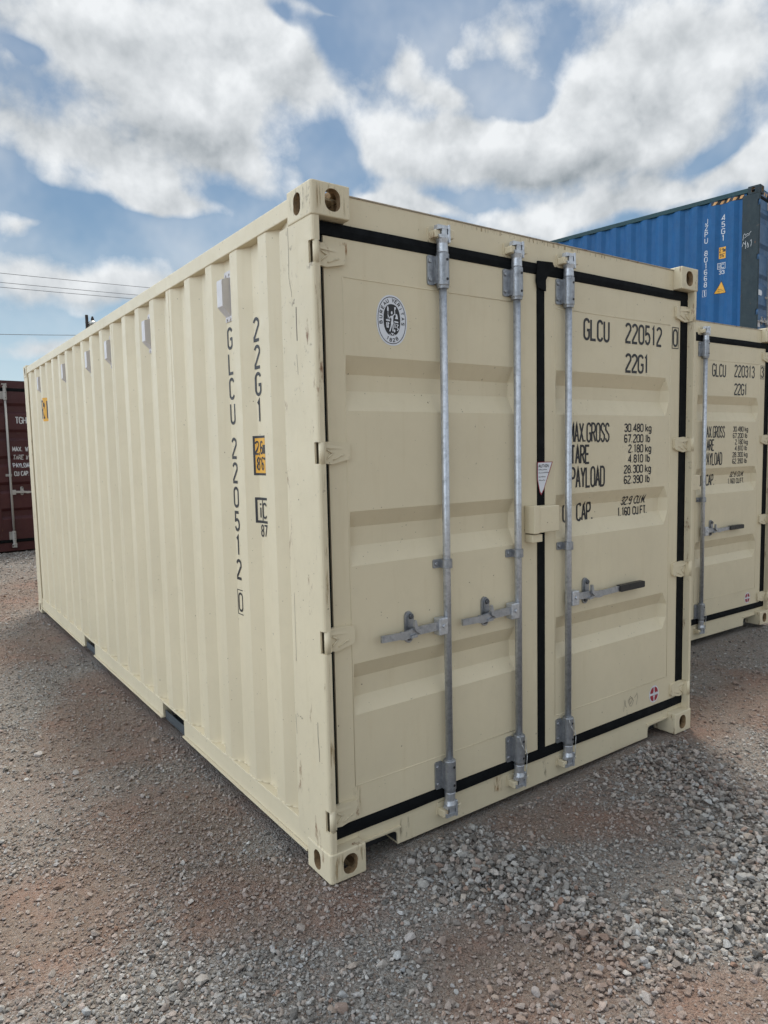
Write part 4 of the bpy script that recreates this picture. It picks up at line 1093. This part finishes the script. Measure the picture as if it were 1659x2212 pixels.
def ground_mat():
    a = Mat('gravel_and_dirt'); P = a.tc.outputs['Object']
    at = a.N.new('ShaderNodeAttribute'); at.attribute_name = 'dirt'; D = at.outputs['Fac']
    n1 = a.noise(2.3, 6, .65); n2 = a.noise(38, 5, .7); n3 = a.noise(160, 3, .7)
    v1 = a.voro(105, out='Color'); v2 = a.voro(105); v3 = a.voro(210, out='Color'); v4 = a.voro(210)
    s1 = a.N.new('ShaderNodeSeparateColor'); a.L.new(v1, s1.inputs[0]); s3 = a.N.new('ShaderNodeSeparateColor'); a.L.new(v3, s3.inputs[0])
    st = a.mix(s1.outputs[0], (.17, .157, .138), (.45, .43, .395)); st = a.mix(a.ramp(s1.outputs[1], .75, .9), st, (.30, .21, .16))
    st2 = a.mix(s3.outputs[0], (.18, .158, .13), (.43, .40, .35)); st = a.mix(.45, st, st2)
    so = a.mix(a.ramp(n2, .3, .7), DIRTC, (.21, .145, .105)); so = a.mix(a.ramp(n3, .45, .75, 0, .6), so, (.34, .27, .23))
    rd = a.mix(a.ramp(n1, .45, .62), so, (.36, .155, .085)); so = a.mix(.55, so, rd)
    f = a.math('ADD', a.math('MULTIPLY', D, .85), a.math('MULTIPLY', a.math('SUBTRACT', n2, .45), 1.3)); f = a.ramp(f, .05, 1.1, .12, .78)
    c = a.mix(f, st, so)
    c = a.mix(a.ramp(n1, .4, .7, 0, .22), c, (.17, .15, .14))
    a.set('Base Color', c); a.set('Roughness', .93); a.set('Specular IOR Level', .25)
    h = a.math('ADD', a.math('MULTIPLY', a.ramp(v2, 0, .7, 1, 0), 1.0), a.math('MULTIPLY', a.ramp(v4, 0, .7, 1, 0), .5)); h = a.math('ADD', h, a.math('MULTIPLY', n3, .8)); h = a.math('ADD', h, a.math('MULTIPLY', n2, 1.2))
    a.bump(h, 1.0, .010); return a.m
me.materials.append(ground_mat())

# ------------------------------------------------------------------ loose gravel (one object; stones placed on its points)
def rock_mat():
    a = Mat('crushed_stone')
    oi = a.N.new('ShaderNodeObjectInfo'); rn = oi.outputs['Random']
    at = a.N.new('ShaderNodeAttribute'); at.attribute_type = 'INSTANCER'; at.attribute_name = 'tint'
    cr = a.N.new('ShaderNodeValToRGB'); a.L.new(rn, cr.inputs[0]); e = cr.color_ramp.elements
    cols = [(0, (.12, .11, .098)), (.20, (.23, .216, .195)), (.45, (.34, .322, .293)), (.68, (.45, .43, .395)), (.74, (.42, .35, .285)), (.84, (.38, .385, .38)), (.93, (.60, .575, .53)), (1, (.27, .16, .11))]
    e[0].position = 0; e[0].color = cols[0][1]+(1,); e[1].position = 1; e[1].color = cols[-1][1]+(1,)
    for p_, c_ in cols[1:-1]: x = e.new(p_); x.color = c_+(1,)
    c = a.mix(a.math('MULTIPLY', at.outputs['Fac'], .5), cr.outputs[0], (.32, .185, .125))
    n = a.noise(3.0, 6, .7); c = a.mix(a.ramp(n, .45, .75, 0, .4), c, (.22, .19, .17))
    a.set('Base Color', c); a.set('Roughness', .9); a.set('Specular IOR Level', .3); a.bump(a.noise(14, 5, .7), .5, .05); return a.m
RM = rock_mat()
rocks = []
for k in range(10):
    rn = random.Random(40+k); bm = bmesh.new()
    for i in range(15):
        v = Vector((rn.gauss(0, 1), rn.gauss(0, 1), rn.gauss(0, 1))).normalized()
        v = Vector((v.x*rn.uniform(.85, 1.1), v.y*rn.uniform(.6, .85), v.z*rn.uniform(.42, .68)))*.5; bm.verts.new(v)
    r_ = bmesh.ops.convex_hull(bm, input=bm.verts[:]); 
    for v in [v for v in bm.verts if not v.link_faces]: bm.verts.remove(v)
    if k < 2: bmesh.ops.bevel(bm, geom=bm.edges[:], offset=.022, segments=1, affect='EDGES')
    m2 = bpy.data.meshes.new('stone'); bm.to_mesh(m2); bm.free(); m2.materials.append(RM)
    rocks.append(bpy.data.objects.new('stone', m2))
rg = np.random.default_rng(3)
def scatter(n, r0, r1, pw, size, dens, zoff=0., lim=None):
    u = rg.random(n); a = 1-pw            # density per area ~ r^-(pw+1)
    r = (r0**a+(r1**a-r0**a)*u)**(1/a); th = YAW+rg.uniform(-.86, .86, n)
    x = CAM.x+r*np.sin(th); y = CAM.y+r*np.cos(th)
    p = dens(x, y); keep = (rg.random(n) < p) & (footprint(x, y) > .004)
    x, y, r = x[keep], y[keep], r[keep]; s = size(len(x), r)
    return x, y, s
sets = []
n_fine = 560000
def dfine(x, y): return np.clip((1-.45*dirt(x, y))*(.55+.9*sstep(fbm(x*2.1, y*2.1, 4, 51), .35, .65)), 0, 1)
x, y, s = scatter(n_fine, 1.2, 30, .35, lambda n, r: np.clip(rg.lognormal(math.log(.0120), .36, n), .006, .030)*np.maximum(1, r/6.5), dfine); sets.append((x, y, s, np.zeros(len(x))))
x, y, s = scatter(26000, 1.2, 22, .6, lambda n, r: np.clip(rg.lognormal(math.log(.023), .34, n), .012, .055), lambda x, y: np.clip((1-.6*dirt(x, y))*.5*sstep(fbm(x*1.3, y*1.3, 3, 71), .38, .7)+.06, 0, 1)); sets.append((x, y, s, np.zeros(len(x))))
for lay in range(3):                                 # heaped coarse stone
    x = rg.uniform(-.2, 2.9, 26000); y = rg.uniform(-1.8, .5, 26000); c = coarse(x, y)
    k = (rg.random(len(x)) < np.clip(1.25-c-lay*.33, 0, 1)*.62) & (footprint(x, y) > .03); x, y, c = x[k], y[k], c[k]
    sets.append((x, y, np.clip(rg.lognormal(math.log(.0245), .30, len(x)), .012, .050), np.full(len(x), lay*.010)*np.clip(1.3-c, 0, 1)))
x = rg.uniform(-1.6, 3.5, 130); y = rg.uniform(-1.4, 7, 130); k = footprint(x, y) > .05; x, y = x[k], y[k]
sets.append((x, y, rg.uniform(.03, .06, len(x)), np.zeros(len(x))))
X_, Y_, S_, Z_ = (np.concatenate([q_[i] for q_ in sets]) for i in range(4))
n = len(X_); Zg = height(X_, Y_)+S_*.2+Z_
me = bpy.data.meshes.new('gravel'); me.vertices.add(n); me.vertices.foreach_set('co', np.stack([X_, Y_, Zg], -1).ravel())
for nm, ty, dat in (('size', 'FLOAT', S_), ('tint', 'FLOAT', np.clip(dirt(X_, Y_)*.9+rg.normal(0, .3, n), 0, 1)), ('kind_index', 'INT', rg.integers(0, 10, n))):
    at = me.attributes.new(nm, ty, 'POINT'); at.data.foreach_set('value', dat.astype(np.int32 if ty == 'INT' else np.float32))
at = me.attributes.new('turn', 'FLOAT_VECTOR', 'POINT')
at.data.foreach_set('vector', np.stack([rg.normal(0, .35, n), rg.normal(0, .35, n), rg.uniform(0, 6.283, n)], -1).ravel().astype(np.float32))
gravel = bpy.data.objects.new('gravel', me); C.objects.link(gravel); me.materials.append(RM)
tag(gravel, 'loose grey and brown crushed stone strewn over the yard', 'gravel', kind='stuff')
ng = bpy.data.node_groups.new('strew_stones', 'GeometryNodeTree')
ng.interface.new_socket('Geometry', in_out='INPUT', socket_type='NodeSocketGeometry'); ng.interface.new_socket('Geometry', in_out='OUTPUT', socket_type='NodeSocketGeometry')
N, L = ng.nodes, ng.links
gi, go = N.new('NodeGroupInput'), N.new('NodeGroupOutput'); ip = N.new('GeometryNodeInstanceOnPoints'); jn = N.new('GeometryNodeJoinGeometry')
for ro in rocks:
    oi = N.new('GeometryNodeObjectInfo'); oi.inputs['Object'].default_value = ro; oi.inputs['As Instance'].default_value = True; L.new(oi.outputs['Geometry'], jn.inputs[0])
def named(nm, ty):
    a = N.new('GeometryNodeInputNamedAttribute'); a.data_type = ty; a.inputs['Name'].default_value = nm; return a.outputs['Attribute']
L.new(gi.outputs[0], ip.inputs['Points']); L.new(jn.outputs[0], ip.inputs['Instance']); ip.inputs['Pick Instance'].default_value = True
L.new(named('kind_index', 'INT'), ip.inputs['Instance Index']); L.new(named('turn', 'FLOAT_VECTOR'), ip.inputs['Rotation']); L.new(named('size', 'FLOAT'), ip.inputs['Scale'])
L.new(ip.outputs[0], go.inputs[0])
md = gravel.modifiers.new('stones', 'NODES'); md.node_group = ng

# ------------------------------------------------------------------ utility poles and power lines
def pole(x, y, h, r, label):
    g0 = float(height(np.array([x]), np.array([y]))[0])
    root = empty('utility_pole', (x, y, g0)); tag(root, label, 'utility pole')
    p = MB(); p.lathe((0, 0), [(r*1.5, -.4), (r*1.25, h*.5), (r, h-.02), (r*.9, h), (0, h+.01)], 14); p.build('pole', M_['wood_pole'], root); return root
lp = pole(10.10, 46.13, 10.68-.0, .095, 'dark wooden pole with a yard lamp showing above the long roof edge')
p = MB(); p.lathe((.34, -.05), [(.0, 10.62), (.05, 10.60), (.085, 10.50), (.115, 10.35), (.10, 10.33)], 14); p.build('lamp_cap', M_['wood_pole'], lp)
p = MB(); p.lathe((.34, -.05), [(.10, 10.345), (.16, 10.32), (.24, 10.24), (.30, 10.12), (.285, 10.118), (.22, 10.22), (.1, 10.31)], 20); p.build('lamp_shade', M_['lamp'], lp)
p = MB(); p.lathe((.34, -.05), [(.1, 10.28), (.255, 10.10), (.23, 9.90), (.15, 9.78), (0, 9.74)], 18); p.build('lamp_globe', M_['lampglass'], lp)
p = MB(); p.tube((0, 0, 10.2), (.34, -.05, 10.3), .025, n=8); p.tube((-.15, 0, 10.19), (.1, 0, 10.19), .012, n=6); p.build('lamp_arm', M_['lamp'], lp)
e1 = pole(-24, 50, 14.2, .15, 'tall wooden pole out past the left end of the power lines')
e2 = pole(24, 50, 14.2, .15, 'tall wooden pole behind the nearest container carrying the power lines')
for r_, xs_ in ((e1, 0), (e2, 0)):
    p = MB(); p.box(-.06, .06, -.9, .9, 13.35, 13.47)
    p.build('crossarm', M_['wood_pole'], r_)
def wire(a, b, sag, label, r=.018, n=40):
    p = MB(); pts = []
    for i in range(n+1):
        t = i/n; v = Vector(a).lerp(Vector(b), t); v.z -= sag*4*t*(1-t); pts.append(v)
    for u, v in zip(pts, pts[1:]): p.tube(u, v, r, n=5, caps=False)
    o = p.build('power_line', M_['wire']); tag(o, label, 'power line', 'power lines across the left of the sky'); return o
wire((-24, 50, 13.60), (24, 50, 13.95), .25, 'topmost of the power lines crossing the sky at the left')
wire((-24, 50.5, 13.15), (24, 50.5, 13.45), .25, 'second power line from the top at the left of the sky')
wire((-24, 49.4, 12.55), (24, 49.4, 12.95), .25, 'third power line from the top, just above the lamp pole')
wire((-24, 46.2, 8.9), (10.1, 46.13, 9.4), .5, 'lowest single power line running to the lamp pole')
